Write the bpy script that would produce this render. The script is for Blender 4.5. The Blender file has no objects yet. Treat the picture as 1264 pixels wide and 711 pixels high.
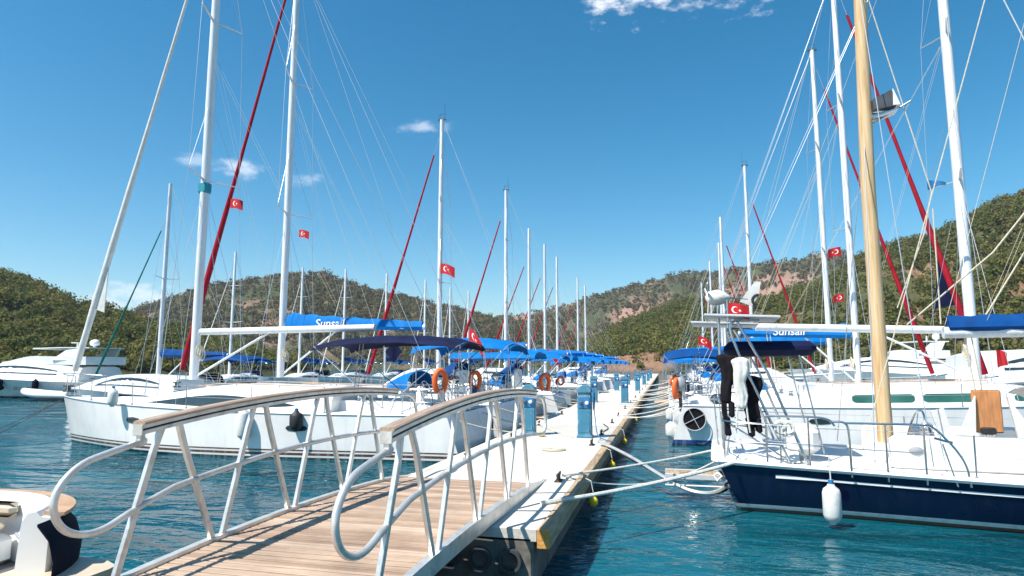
import bpy, bmesh, math, random
import numpy as np
from mathutils import Vector, Matrix, noise
random.seed(7)
PI = math.pi
scene = bpy.context.scene
COL = scene.collection
R = math.radians

# ------------------------------------------------------------------ materials
MATS = {}
def nodes_of(name):
    m = bpy.data.materials.new(name); m.use_nodes = True
    nt = m.node_tree
    return m, nt, nt.nodes['Principled BSDF']

def mat(name, col, rough=.5, metal=0.0, var=.12, vscale=3.0, bump=0.0, bscale=20.0, coat=0.0, alpha=1.0, trans=0.0, dirt=None, dscale=1.5, stretch=None, spec=None):
    """principled surface whose colour wanders a little (weathering) with optional fine relief"""
    if name in MATS: return MATS[name]
    m, nt, b = nodes_of(name)
    N = nt.nodes; L = nt.links
    tc = N.new('ShaderNodeTexCoord')
    src = tc.outputs['Object']
    if stretch:
        mp = N.new('ShaderNodeMapping'); mp.inputs['Scale'].default_value = stretch
        L.new(src, mp.inputs['Vector']); src = mp.outputs['Vector']
    nz = N.new('ShaderNodeTexNoise'); nz.inputs['Scale'].default_value = vscale; nz.inputs['Detail'].default_value = 5
    L.new(src, nz.inputs['Vector'])
    mr = N.new('ShaderNodeMapRange'); mr.inputs['To Min'].default_value = 1-var; mr.inputs['To Max'].default_value = 1+var
    mr.inputs['From Min'].default_value = .3; mr.inputs['From Max'].default_value = .7
    L.new(nz.outputs['Fac'], mr.inputs['Value'])
    mul = N.new('ShaderNodeVectorMath'); mul.operation = 'SCALE'; mul.inputs[0].default_value = col
    L.new(mr.outputs['Result'], mul.inputs['Scale'])
    out = mul.outputs['Vector']
    if dirt:
        n2 = N.new('ShaderNodeTexNoise'); n2.inputs['Scale'].default_value = dscale; n2.inputs['Detail'].default_value = 8; n2.inputs['Roughness'].default_value = .65
        L.new(src, n2.inputs['Vector'])
        r2 = N.new('ShaderNodeMapRange'); r2.inputs['From Min'].default_value = .52; r2.inputs['From Max'].default_value = .68; r2.inputs['To Max'].default_value = dirt[3]
        L.new(n2.outputs['Fac'], r2.inputs['Value'])
        mx = N.new('ShaderNodeMix'); mx.data_type = 'RGBA'
        L.new(r2.outputs['Result'], mx.inputs['Factor']); L.new(out, mx.inputs['A']); mx.inputs['B'].default_value = (*dirt[:3], 1)
        out = mx.outputs['Result']
    L.new(out, b.inputs['Base Color'])
    b.inputs['Roughness'].default_value = rough; b.inputs['Metallic'].default_value = metal
    b.inputs['Coat Weight'].default_value = coat; b.inputs['Alpha'].default_value = alpha
    b.inputs['Transmission Weight'].default_value = trans
    if spec is not None: b.inputs['Specular IOR Level'].default_value = spec
    if bump:
        n3 = N.new('ShaderNodeTexNoise'); n3.inputs['Scale'].default_value = bscale; n3.inputs['Detail'].default_value = 4
        L.new(src, n3.inputs['Vector'])
        bp = N.new('ShaderNodeBump'); bp.inputs['Strength'].default_value = bump; bp.inputs['Distance'].default_value = .02
        L.new(n3.outputs['Fac'], bp.inputs['Height']); L.new(bp.outputs['Normal'], b.inputs['Normal'])
    MATS[name] = m
    return m

def hull_mat(name, base, bands, rough=.18):
    """gelcoat with boot-top and antifouling painted as bands by height above the waterline"""
    m, nt, b = nodes_of(name); N = nt.nodes; L = nt.links
    tc = N.new('ShaderNodeTexCoord'); sx = N.new('ShaderNodeSeparateXYZ'); L.new(tc.outputs['Object'], sx.inputs[0])
    cr = N.new('ShaderNodeValToRGB'); cr.color_ramp.interpolation = 'CONSTANT'
    mr = N.new('ShaderNodeMapRange'); mr.inputs['From Min'].default_value = -.5; mr.inputs['From Max'].default_value = 1.5
    L.new(sx.outputs['Z'], mr.inputs['Value']); L.new(mr.outputs['Result'], cr.inputs['Fac'])
    els = cr.color_ramp.elements
    els[0].position = 0; els[0].color = (*bands[0][1], 1)
    els[1].position = (bands[1][0]+.5)/2; els[1].color = (*bands[1][1], 1)
    for z, c in bands[2:]:
        e = els.new((z+.5)/2); e.color = (*c, 1)
    e = els.new(.97); e.color = (*base, 1)
    nz = N.new('ShaderNodeTexNoise'); nz.inputs['Scale'].default_value = 1.2; nz.inputs['Detail'].default_value = 6
    L.new(tc.outputs['Object'], nz.inputs['Vector'])
    m2 = N.new('ShaderNodeMapRange'); m2.inputs['To Min'].default_value = .9; m2.inputs['To Max'].default_value = 1.05
    m2.inputs['From Min'].default_value = .3; m2.inputs['From Max'].default_value = .7
    L.new(nz.outputs['Fac'], m2.inputs['Value'])
    sc = N.new('ShaderNodeVectorMath'); sc.operation = 'SCALE'; L.new(cr.outputs['Color'], sc.inputs[0]); L.new(m2.outputs['Result'], sc.inputs['Scale'])
    mp = N.new('ShaderNodeMapping'); mp.inputs['Scale'].default_value = (7, 7, .5); L.new(tc.outputs['Object'], mp.inputs['Vector'])
    n5 = N.new('ShaderNodeTexNoise'); n5.inputs['Scale'].default_value = 1; n5.inputs['Detail'].default_value = 6; L.new(mp.outputs['Vector'], n5.inputs['Vector'])
    r5 = N.new('ShaderNodeMapRange'); r5.inputs['From Min'].default_value = .5; r5.inputs['From Max'].default_value = .8; r5.inputs['To Max'].default_value = .35; L.new(n5.outputs['Fac'], r5.inputs['Value'])
    mxs = N.new('ShaderNodeMix'); mxs.data_type = 'RGBA'; L.new(r5.outputs['Result'], mxs.inputs['Factor']); L.new(sc.outputs['Vector'], mxs.inputs['A']); mxs.inputs['B'].default_value = tuple(q*.62+.03 for q in base)+(1,)
    L.new(mxs.outputs['Result'], b.inputs['Base Color'])
    b.inputs['Roughness'].default_value = rough
    b.inputs['Coat Weight'].default_value = .3; b.inputs['Coat Roughness'].default_value = .06
    MATS[name] = m
    return m

WHITE = (.78, .78, .76)
M = dict(
    gel=mat('gelcoat white', WHITE, .3, var=.05, vscale=1.5, coat=.2),
    deck=mat('deck nonskid', (.74, .73, .70), .6, var=.06, vscale=4, bump=.1, bscale=90),
    alu=mat('anodised aluminium', (.62, .63, .64), .38, .25, var=.06, vscale=2),
    mastw=mat('white mast paint', (.74, .75, .76), .35, .0, var=.05, vscale=1.5, dirt=(.45, .45, .46, .5), dscale=2, stretch=(3, 3, .5)),
    steel=mat('polished stainless', (.6, .6, .6), .22, 1.0, var=.08),
    galv=mat('satin rail aluminium', (.70, .68, .64), .36, .55, var=.14, vscale=6, dirt=(.36, .34, .31, .55), dscale=7, bump=.04, bscale=60),
    wire=mat('rigging wire', (.55, .56, .58), .35, .6, var=.05),
    rope=mat('braided white rope', (.72, .70, .64), .85, var=.18, vscale=25, bump=.5, bscale=120),
    ropeb=mat('beige rope', (.60, .54, .42), .85, var=.18, vscale=25, bump=.5, bscale=120),
    ropek=mat('dark hose', (.05, .055, .055), .55, var=.3, vscale=8),
    blue=mat('blue canvas', (.002, .150, .45), .7, var=.16, vscale=3, bump=.35, bscale=9, spec=.12),
    dblue=mat('royal blue canvas', (.002, .052, .20), .7, var=.2, vscale=3, bump=.4, bscale=9, spec=.12),
    navyc=mat('navy canvas', (.008, .012, .045), .75, var=.25, vscale=3, bump=.3, bscale=9, spec=.12),
    redc=mat('red sail cover', (.33, .013, .025), .75, var=.25, vscale=5, stretch=(1, 1, .4), bump=.4, bscale=12, spec=.12),
    whitec=mat('white sailcloth', (.66, .65, .61), .75, var=.1, vscale=4, bump=.35, bscale=14, spec=.12),
    greenc=mat('green sail cover', (.01, .12, .10), .75, var=.2, vscale=4, bump=.3, bscale=10, spec=.12),
    creamc=mat('cream cushion vinyl', (.54, .45, .34), .55, var=.06, vscale=4, bump=.15, bscale=25),
    black=mat('black rubber', (.02, .021, .024), .6, var=.3, vscale=6, bump=.15, bscale=60),
    glass=mat('smoked window', (.03, .045, .05), .06, var=.3, vscale=1.0, coat=.4),
    gglass=mat('green tinted window', (.03, .11, .085), .06, var=.3, vscale=2.0, coat=.4),
    clearw=mat('clear vinyl window', (.55, .6, .62), .12, var=.1, vscale=2, alpha=.45),
    orange=mat('orange buoy foam', (.78, .13, .02), .6, var=.12, vscale=6),
    yellow=mat('yellow plastic', (.75, .52, .03), .45, var=.12, vscale=8),
    fender=mat('white fender vinyl', (.70, .69, .65), .45, var=.12, vscale=5, dirt=(.35, .33, .28, .5), dscale=6),
    bfender=mat('blue fender cover', (.006, .009, .022), .8, var=.2, vscale=8, bump=.3, bscale=60, spec=.12),
    red=mat('flag red', (.50, .010, .016), .8, var=.1, vscale=6),
    flagw=mat('flag white', (.8, .8, .8), .8, var=.04),
    teal=mat('teal patch', (.01, .25, .32), .6, var=.1),
    blackc=mat('black neoprene', (.013, .011, .014), .85, var=.35, vscale=7, bump=.5, bscale=14, spec=.12),
    greycloth=mat('grey cloth', (.35, .36, .40), .9, var=.2, vscale=8, bump=.5, bscale=20),
    skin=mat('brown leather', (.28, .10, .04), .7, var=.3, vscale=8),
    tanw=mat('varnished door wood', (.52, .22, .08), .35, var=.25, vscale=4, stretch=(6, 6, 1), coat=.3),
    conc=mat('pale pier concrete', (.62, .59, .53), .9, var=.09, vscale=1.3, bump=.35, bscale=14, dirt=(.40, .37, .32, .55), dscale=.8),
    concd=mat('weathered shade-toned pontoon concrete', (.17, .155, .135), .9, var=.3, vscale=1.5, bump=.5, bscale=10, dirt=(.06, .065, .045, .9), dscale=1.8),  # base tone darkened to stand for shade below the gangway, dirt mixed over
    timber=mat('weathered timber', (.40, .29, .18), .8, var=.3, vscale=5, bump=.5, bscale=14, stretch=(5, .5, 5), dirt=(.2, .15, .1, .6), dscale=2),
    endgrain=mat('fresh cut timber end', (.62, .30, .07), .75, var=.25, vscale=12, bump=.4, bscale=30),
    cast=mat('rusty cast iron', (.09, .06, .05), .7, .3, var=.4, vscale=12, bump=.3, bscale=40),
    pedb=mat('pedestal blue paint', (.045, .20, .31), .5, var=.14, vscale=4, dirt=(.28, .34, .33, .6), dscale=5, bump=.1, bscale=20),
    pedd=mat('pedestal panel blue', (.03, .17, .38), .4, var=.15, vscale=6),
    grey=mat('grey plastic', (.30, .31, .33), .5, var=.12, vscale=5),
    dgrey=mat('dark grey plastic', (.07, .075, .085), .5, var=.2, vscale=5),
    brown=mat('brown stripe', (.16, .08, .04), .5, var=.1),
)
M['pipe'] = M['black']

def wood_mat(name, c1, c2, c3, axis='X', scale=(1, 1, 1), rough=.45):
    m, nt, b = nodes_of(name); N = nt.nodes; L = nt.links
    tc = N.new('ShaderNodeTexCoord'); mp = N.new('ShaderNodeMapping'); mp.inputs['Scale'].default_value = scale
    L.new(tc.outputs['Object'], mp.inputs['Vector'])
    nz = N.new('ShaderNodeTexNoise'); nz.inputs['Scale'].default_value = 3; nz.inputs['Detail'].default_value = 7; nz.inputs['Roughness'].default_value = .6
    L.new(mp.outputs['Vector'], nz.inputs['Vector'])
    cr = N.new('ShaderNodeValToRGB'); e = cr.color_ramp.elements
    e[0].position = .32; e[0].color = (*c1, 1); e[1].position = .68; e[1].color = (*c3, 1)
    k = e.new(.5); k.color = (*c2, 1)
    L.new(nz.outputs['Fac'], cr.inputs['Fac']); L.new(cr.outputs['Color'], b.inputs['Base Color'])
    bp = N.new('ShaderNodeBump'); bp.inputs['Strength'].default_value = .25; bp.inputs['Distance'].default_value = .01
    L.new(nz.outputs['Fac'], bp.inputs['Height']); L.new(bp.outputs['Normal'], b.inputs['Normal'])
    b.inputs['Roughness'].default_value = rough
    MATS[name] = m; return m
M['spar'] = wood_mat('varnished spruce spar', (.46, .27, .11), (.62, .43, .23), (.72, .55, .34), scale=(9, 9, .35), rough=.3)
M['teak'] = wood_mat('teak cap', (.42, .24, .13), (.52, .33, .20), (.60, .41, .27), scale=(2, 2, 12), rough=.55)
M['handrail'] = wood_mat('weathered hardwood handrail', (.27, .19, .13), (.37, .27, .20), (.47, .36, .28), scale=(14, .7, 14), rough=.55)

def plank_mat():
    """decking boards laid across the gangway: board tone by position, grain along the board"""
    m, nt, b = nodes_of('gangway decking'); N = nt.nodes; L = nt.links
    tc = N.new('ShaderNodeTexCoord'); sx = N.new('ShaderNodeSeparateXYZ'); L.new(tc.outputs['Object'], sx.inputs[0])
    dv = N.new('ShaderNodeMath'); dv.operation = 'DIVIDE'; dv.inputs[1].default_value = .116; L.new(sx.outputs['Y'], dv.inputs[0])
    fl = N.new('ShaderNodeMath'); fl.operation = 'FLOOR'; L.new(dv.outputs[0], fl.inputs[0])
    wn = N.new('ShaderNodeTexWhiteNoise'); wn.noise_dimensions = '1D'; L.new(fl.outputs[0], wn.inputs['W'])
    cr = N.new('ShaderNodeValToRGB'); e = cr.color_ramp.elements
    e[0].color = (.34, .225, .155, 1); e[1].color = (.56, .42, .32, 1); k = e.new(.5); k.color = (.46, .33, .235, 1)
    L.new(wn.outputs['Value'], cr.inputs['Fac'])
    mp = N.new('ShaderNodeMapping'); mp.inputs['Scale'].default_value = (1.6, 28, 28); L.new(tc.outputs['Object'], mp.inputs['Vector'])
    nz = N.new('ShaderNodeTexNoise'); nz.inputs['Scale'].default_value = 1.5; nz.inputs['Detail'].default_value = 8
    L.new(mp.outputs['Vector'], nz.inputs['Vector'])
    mr = N.new('ShaderNodeMapRange'); mr.inputs['From Min'].default_value = .3; mr.inputs['From Max'].default_value = .7; mr.inputs['To Min'].default_value = .78; mr.inputs['To Max'].default_value = 1.12
    L.new(nz.outputs['Fac'], mr.inputs['Value'])
    st = N.new('ShaderNodeTexNoise'); st.inputs['Scale'].default_value = 1.7; st.inputs['Detail'].default_value = 7; st.inputs['Roughness'].default_value = .7; L.new(tc.outputs['Object'], st.inputs['Vector'])
    m3 = N.new('ShaderNodeMapRange'); m3.inputs['From Min'].default_value = .35; m3.inputs['From Max'].default_value = .7; m3.inputs['To Min'].default_value = .74; m3.inputs['To Max'].default_value = 1.12; L.new(st.outputs['Fac'], m3.inputs['Value'])
    mm_ = N.new('ShaderNodeMath'); mm_.operation = 'MULTIPLY'; L.new(mr.outputs['Result'], mm_.inputs[0]); L.new(m3.outputs['Result'], mm_.inputs[1])
    sc = N.new('ShaderNodeVectorMath'); sc.operation = 'SCALE'; L.new(cr.outputs['Color'], sc.inputs[0]); L.new(mm_.outputs[0], sc.inputs['Scale'])
    L.new(sc.outputs['Vector'], b.inputs['Base Color']); b.inputs['Roughness'].default_value = .75
    bp = N.new('ShaderNodeBump'); bp.inputs['Strength'].default_value = .3; bp.inputs['Distance'].default_value = .004
    L.new(nz.outputs['Fac'], bp.inputs['Height']); L.new(bp.outputs['Normal'], b.inputs['Normal'])
    return m
M['planks'] = plank_mat()
M['hull_white'] = hull_mat('hull gelcoat white', (.89, .865, .83), [(-.5, (.02, .05, .06)), (.05, (.72, .72, .70)), (.10, (.10, .055, .03)), (.16, (.74, .74, .73)), (.20, (.12, .07, .04)), (.235, (.89, .865, .83))])
M['hull_plain'] = hull_mat('hull gelcoat plain', (.86, .84, .81), [(-.5, (.02, .03, .04)), (.06, (.04, .05, .06)), (.15, (.86, .84, .81))])
M['hull_blue'] = hull_mat('hull gelcoat blue band', (.86, .84, .82), [(-.5, (.02, .03, .05)), (.06, (.02, .06, .22)), (.17, (.86, .84, .82))])
M['hull_navy'] = hull_mat('hull navy paint', (.006, .010, .045), [(-.5, (.16, .07, .04)), (.055, (.70, .70, .70)), (.125, (.006, .010, .045))], rough=.1)

# ------------------------------------------------------------------ mesh builder
class MB:
    def __init__(s): s.v = []; s.f = []
    def add(s, vs, fs):
        o = len(s.v); s.v += [tuple(p) for p in vs]; s.f += [tuple(i+o for i in f) for f in fs]; return s
    def box(s, c, d, rz=0, ry=0, rx=0, bev=0):
        x, y, z = (q/2 for q in d)
        if bev:
            b = min(bev, x*.9, y*.9, z*.9)
            vs = []; 
            for sz in (-1, 1):
                for ins, zz in (((b, z) if sz > 0 else (b, z)), ((0, z-b))):
                    pass
            rings = []
            for zz, ins in ((-z, b), (-z+b, 0), (z-b, 0), (z, b)):
                X, Y = x-ins, y-ins; k = b
                rings.append([(X, -Y+k, zz), (X, Y-k, zz), (X-k, Y, zz), (-X+k, Y, zz), (-X, Y-k, zz), (-X, -Y+k, zz), (-X+k, -Y, zz), (X-k, -Y, zz)])
            vs = [p for r in rings for p in r]
            fs = [tuple(range(7, -1, -1)), tuple(range(24, 32))]
            for r in range(3):
                for i in range(8):
                    a = r*8+i; bb = r*8+(i+1) % 8
                    fs.append((a, bb, bb+8, a+8))
        else:
            vs = [(sx*x, sy*y, sz*z) for sx in (-1, 1) for sy in (-1, 1) for sz in (-1, 1)]
            fs = [(0, 1, 3, 2), (4, 6, 7, 5), (0, 4, 5, 1), (2, 3, 7, 6), (0, 2, 6, 4), (1, 5, 7, 3)]
        mt = Matrix.Translation(c) @ Matrix.Rotation(rz, 4, 'Z') @ Matrix.Rotation(ry, 4, 'Y') @ Matrix.Rotation(rx, 4, 'X')
        return s.add([mt @ Vector(p) for p in vs], fs)
    def tube(s, path, r, n=8, cap=True, flat=1.0):
        P = [Vector(p) for p in path]; m = len(P)
        rs = r if isinstance(r, (list, tuple)) else [r]*m
        vs = []; prev = None
        for i, p in enumerate(P):
            t = (P[min(i+1, m-1)]-P[max(i-1, 0)])
            if t.length < 1e-9: t = Vector((0, 0, 1))
            t.normalize()
            if prev is None:
                a = Vector((0, 0, 1)) if abs(t.z) < .9 else Vector((1, 0, 0))
                u = t.cross(a).normalized()
            else:
                u = (prev - t*prev.dot(t)).normalized()
            prev = u; w = t.cross(u)
            for k in range(n):
                an = 2*PI*k/n
                vs.append(p + u*(math.cos(an)*rs[i]) + w*(math.sin(an)*rs[i]*flat))
        fs = []
        for i in range(m-1):
            for k in range(n):
                a = i*n+k; b = i*n+(k+1) % n
                fs.append((a, b, b+n, a+n))
        if cap:
            fs.append(tuple(range(n-1, -1, -1))); fs.append(tuple((m-1)*n+k for k in range(n)))
        return s.add(vs, fs)
    def loft(s, rings, closed=True, caps=True):
        n = len(rings[0]); vs = [p for r in rings for p in r]; fs = []
        for i in range(len(rings)-1):
            for k in range(n if closed else n-1):
                a = i*n+k; b = i*n+(k+1) % n
                fs.append((a, b, b+n, a+n))
        if caps and closed:
            fs.append(tuple(range(n-1, -1, -1))); fs.append(tuple((len(rings)-1)*n+k for k in range(n)))
        return s.add(vs, fs)
    def lathe(s, prof, c=(0, 0, 0), n=20, mt=None):
        rings = []
        for r, z in prof:
            rings.append([Vector((r*math.cos(2*PI*k/n), r*math.sin(2*PI*k/n), z)) for k in range(n)])
        if mt is None: mt = Matrix.Translation(c)
        return s.loft([[mt @ p for p in r] for r in rings])
    def torus(s, c, R_, r, mt=None, n=28, m=8, arc=2*PI, squash=1.0):
        base = Matrix.Translation(c) @ (mt or Matrix.Identity(4))
        full = arc > 2*PI-.01
        cnt = n if full else n+1
        vs = []
        for i in range(cnt):
            a = arc*i/n
            for k in range(m):
                b = 2*PI*k/m
                rr = R_+r*math.cos(b)
                vs.append(base @ Vector((rr*math.cos(a), rr*math.sin(a), r*math.sin(b)*squash)))
        fs = []
        for i in range(n):
            for k in range(m):
                a = i*m+k; b = i*m+(k+1) % m; c2 = ((i+1) % cnt)*m
                fs.append((a, b, c2+(k+1) % m, c2+k))
        return s.add(vs, fs)
    def prism(s, poly, vec):
        """poly: list of 3D points (planar), extruded by vec"""
        n = len(poly); P = [Vector(p) for p in poly]; v = Vector(vec)
        return s.add(P+[p+v for p in P], [tuple(range(n-1, -1, -1)), tuple(range(n, 2*n))]+[(i, (i+1) % n, n+(i+1) % n, n+i) for i in range(n)])
    def grid(s, pts, thick=0.0, up=(0, 0, 1)):
        """pts[i][j] surface; thick gives it depth along up"""
        ni, nj = len(pts), len(pts[0])
        vs = [Vector(p) for row in pts for p in row]
        fs = [(i*nj+j, i*nj+j+1, (i+1)*nj+j+1, (i+1)*nj+j) for i in range(ni-1) for j in range(nj-1)]
        if thick:
            o = len(vs); u = Vector(up)*thick
            vs += [p-u for p in vs[:o]]
            fs += [tuple(reversed([q+o for q in f])) for f in fs[:]]
            edge = [(0, j) for j in range(nj)]+[(i, nj-1) for i in range(1, ni)]+[(ni-1, j) for j in range(nj-2, -1, -1)]+[(i, 0) for i in range(ni-2, 0, -1)]
            ids = [i*nj+j for i, j in edge]
            for a, b in zip(ids, ids[1:]+ids[:1]): fs.append((b, a, a+o, b+o))
        return s.add(vs, fs)
    def build(s, name, m, parent=None, loc=None, smooth=True, angle=38, recalc=True):
        me = bpy.data.meshes.new(name); me.from_pydata([tuple(p) for p in s.v], [], s.f)
        if recalc:
            bm = bmesh.new(); bm.from_mesh(me); bmesh.ops.recalc_face_normals(bm, faces=bm.faces); bm.to_mesh(me); bm.free()
        if m: me.materials.append(m)
        if smooth:
            me.shade_smooth(); me.set_sharp_from_angle(angle=R(angle))
        o = bpy.data.objects.new(name, me); COL.objects.link(o)
        if parent: o.parent = parent
        if loc: o.location = loc
        return o

def tag(o, label, cat, group=None, kind=None):
    if label: o['label'] = label
    if cat: o['category'] = cat
    if group: o['group'] = group
    if kind: o['kind'] = kind
    return o
def thing(name, label, cat, loc=(0, 0, 0), rz=0, group=None):
    o = bpy.data.objects.new(name, None); o.empty_display_size = .3; COL.objects.link(o)
    o.location = loc; o.rotation_euler = (0, 0, rz)
    return tag(o, label, cat, group)
def single(name, mb, m, label, cat, loc=(0, 0, 0), rz=0, group=None, **kw):
    o = mb.build(name, m, **kw); o.location = loc; o.rotation_euler = (0, 0, rz)
    return tag(o, label, cat, group)
def copy_tree(o, label=None, loc=None, rz=None, parent=None):
    c = o.copy(); COL.objects.link(c)
    if parent is not None: c.parent = parent
    for ch in list(o.children): copy_tree(ch, parent=c)
    if label: c['label'] = label
    if loc: c.location = loc
    if rz is not None: c.rotation_euler = (0, 0, rz)
    return c
def lerp(a, b, t): return a+(b-a)*t
def sm(t): t = max(0, min(1, t)); return t*t*(3-2*t)
def arc_pts(a, b, sag, n=12):
    a = Vector(a); b = Vector(b)
    return [a.lerp(b, i/n) - Vector((0, 0, 4*sag*(i/n)*(1-i/n))) for i in range(n+1)]
def smooth_path(pts, it=3):
    P = [Vector(p) for p in pts]
    for _ in range(it):
        Q = [P[0]]
        for a, b in zip(P, P[1:]): Q += [a.lerp(b, .25), a.lerp(b, .75)]
        Q.append(P[-1]); P = Q
    return P

def lettering(text, size, m, parent, loc, rot, depth=.004, align='CENTER', shear=0):
    cu = bpy.data.curves.new('lettering', 'FONT'); cu.body = text; cu.size = size; cu.extrude = depth; cu.align_x = align; cu.align_y = 'CENTER'; cu.shear = shear; cu.offset = size*.012
    tmp = bpy.data.objects.new('lettering_source', cu); COL.objects.link(tmp)
    dg = bpy.context.evaluated_depsgraph_get(); dg.update()
    me = bpy.data.meshes.new_from_object(tmp.evaluated_get(dg)); bpy.data.objects.remove(tmp)
    me.materials.clear(); me.materials.append(m)
    o = bpy.data.objects.new('lettering', me); COL.objects.link(o); o.parent = parent; o.location = loc; o.rotation_euler = rot
    return o

# ------------------------------------------------------------------ flags, buoys, fenders, ropes
def star_poly(cx, cz, r, rot=0):
    return [(cx+(r if k % 2 == 0 else r*.382)*math.cos(rot+PI*k/5), cz+(r if k % 2 == 0 else r*.382)*math.sin(rot+PI*k/5)) for k in range(10)]
def turkish_flag(loc, w, rz, label, droop=.25, group=None, staff=None):
    """red flag with white crescent and star, hoist edge at the origin, flying along local +x"""
    h = w*.66
    t = thing('flag', label, 'flag', loc, rz, group)
    def S(x, z): return Vector((x, .06*w*math.sin(x/w*7+.6)*min(1, x/w*3), z - droop*x*(x/w)))
    n = 16
    MB().grid([[S(w*i/n, h*j/8-h) for j in range(9)] for i in range(n+1)], .004, (0, 1, 0)).build('cloth', M['red'], t)
    cres = []
    cx, cz, ro, ri = .36*w, -h/2, .25*h, .20*h
    cx2 = cx+.0625*h*1.2
    a0 = R(38)
    out = [(cx+ro*math.cos(a), cz+ro*math.sin(a)) for a in np.linspace(a0, 2*PI-a0, 22)]
    inn = [(cx2+ri*math.cos(a), cz+ri*math.sin(a)) for a in np.linspace(2*PI-a0*1.2, a0*1.2, 22)]
    strip = [(o_, i_) for o_, i_ in zip(out, inn[::-1])]
    e = MB()
    for off in (-.007, .003):
        e.grid([[S(*o_)+Vector((0, off, 0)), S(*i_)+Vector((0, off, 0))] for o_, i_ in strip], .002, (0, 1, 0))
        st = star_poly(cx+.34*h, cz, .125*h, PI)
        c = S(cx+.34*h, cz)+Vector((0, off, 0))
        vs = [c]+[S(*p)+Vector((0, off, 0)) for p in st]
        e.add(vs, [(0, 1+i, 1+(i+1) % 10) for i in range(10)])
    e.build('crescent_and_star', M['flagw'], t, recalc=False)
    if staff:
        MB().tube([(0, 0, -h-staff), (0, 0, .05)], .012, 6).build('staff', M['steel'], t)
    return t
def plain_flag(loc, w, h, rz, m, label, taper=1.0, droop=.2, group=None, name='flag', cat='flag'):
    mb = MB(); n = 10
    mb.grid([[Vector((w*i/n, .07*w*math.sin(i/n*6), (-h*j/5)*(1-(1-taper)*i/n) - droop*w*(i/n)**2)) for j in range(6)] for i in range(n+1)], .004, (0, 1, 0))
    return single(name, mb, m, label, cat, loc, rz, group)
def fender(loc, label, L_=.62, r=.13, line=.35, m=None, group='fenders hung from the hulls'):
    t = thing('fender', label, 'fender', loc, 0, group)
    prof = [(0, -L_/2), (r*.35, -L_/2), (r*.45, -L_/2+.03), (r*.85, -L_/2+.07), (r, -L_/2+.13), (r, L_/2-.13), (r*.85, L_/2-.07), (r*.45, L_/2-.03), (r*.35, L_/2), (0, L_/2)]
    MB().lathe(prof, n=18).build('fender_body', m or M['fender'], t)
    MB().lathe([(0, L_/2), (r*.3, L_/2), (r*.3, L_/2+.06), (0, L_/2+.06)], n=10).build('eyelet', M['pedd'], t)
    MB().tube([(0, 0, L_/2+.05), (0, .02, L_/2+line)], .009, 6).build('lanyard', M['rope'], t)
    return t
def lifebuoy(loc, rz, label, kind='horseshoe', s=1.0, tilt=0):
    t = thing('lifebuoy', label, 'lifebuoy', loc, rz, 'lifebuoys on stern rails')
    if kind == 'horseshoe':
        path = [Vector((.17*s*math.cos(a), 0, .23*s*math.sin(a)+(0 if math.sin(a) > 0 else -.12*s*abs(math.sin(a))))) for a in np.linspace(R(-62), R(242), 20)]
        MB().tube(path, .075*s, 10).build('buoy_foam', M['orange'], t)
        MB().tube([(-.12*s, -.01, -.2*s), (.12*s, -.01, -.2*s)], .012, 6).build('strap', M['flagw'], t)
    else:
        mt = Matrix.Rotation(PI/2, 4, 'X')
        MB().torus((0, 0, 0), .24*s, .065*s, mt, n=32, m=10).build('buoy_ring', M['orange'], t)
        b = MB()
        for k in range(4):
            a = PI/4+k*PI/2
            b.torus((.24*s*math.cos(a), 0, .24*s*math.sin(a)), .068*s, .008*s, Matrix.Rotation(-a, 4, 'Y') , n=14, m=4)
        b.build('rope_band', M['flagw'], t)
    return t
ROPES = 'mooring lines between pier and sterns'
def rope(a, b, sag, label, r=.016, m=None, pts=None, name='mooring_rope', group=ROPES):
    a = Vector(a)
    path = arc_pts(a, b, sag, 14) if pts is None else smooth_path([a]+[Vector(p) for p in pts]+[Vector(b)])
    return single(name, MB().tube([p-a for p in path], r, 6), m or M['rope'], label, 'rope', a, group=group)

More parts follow.
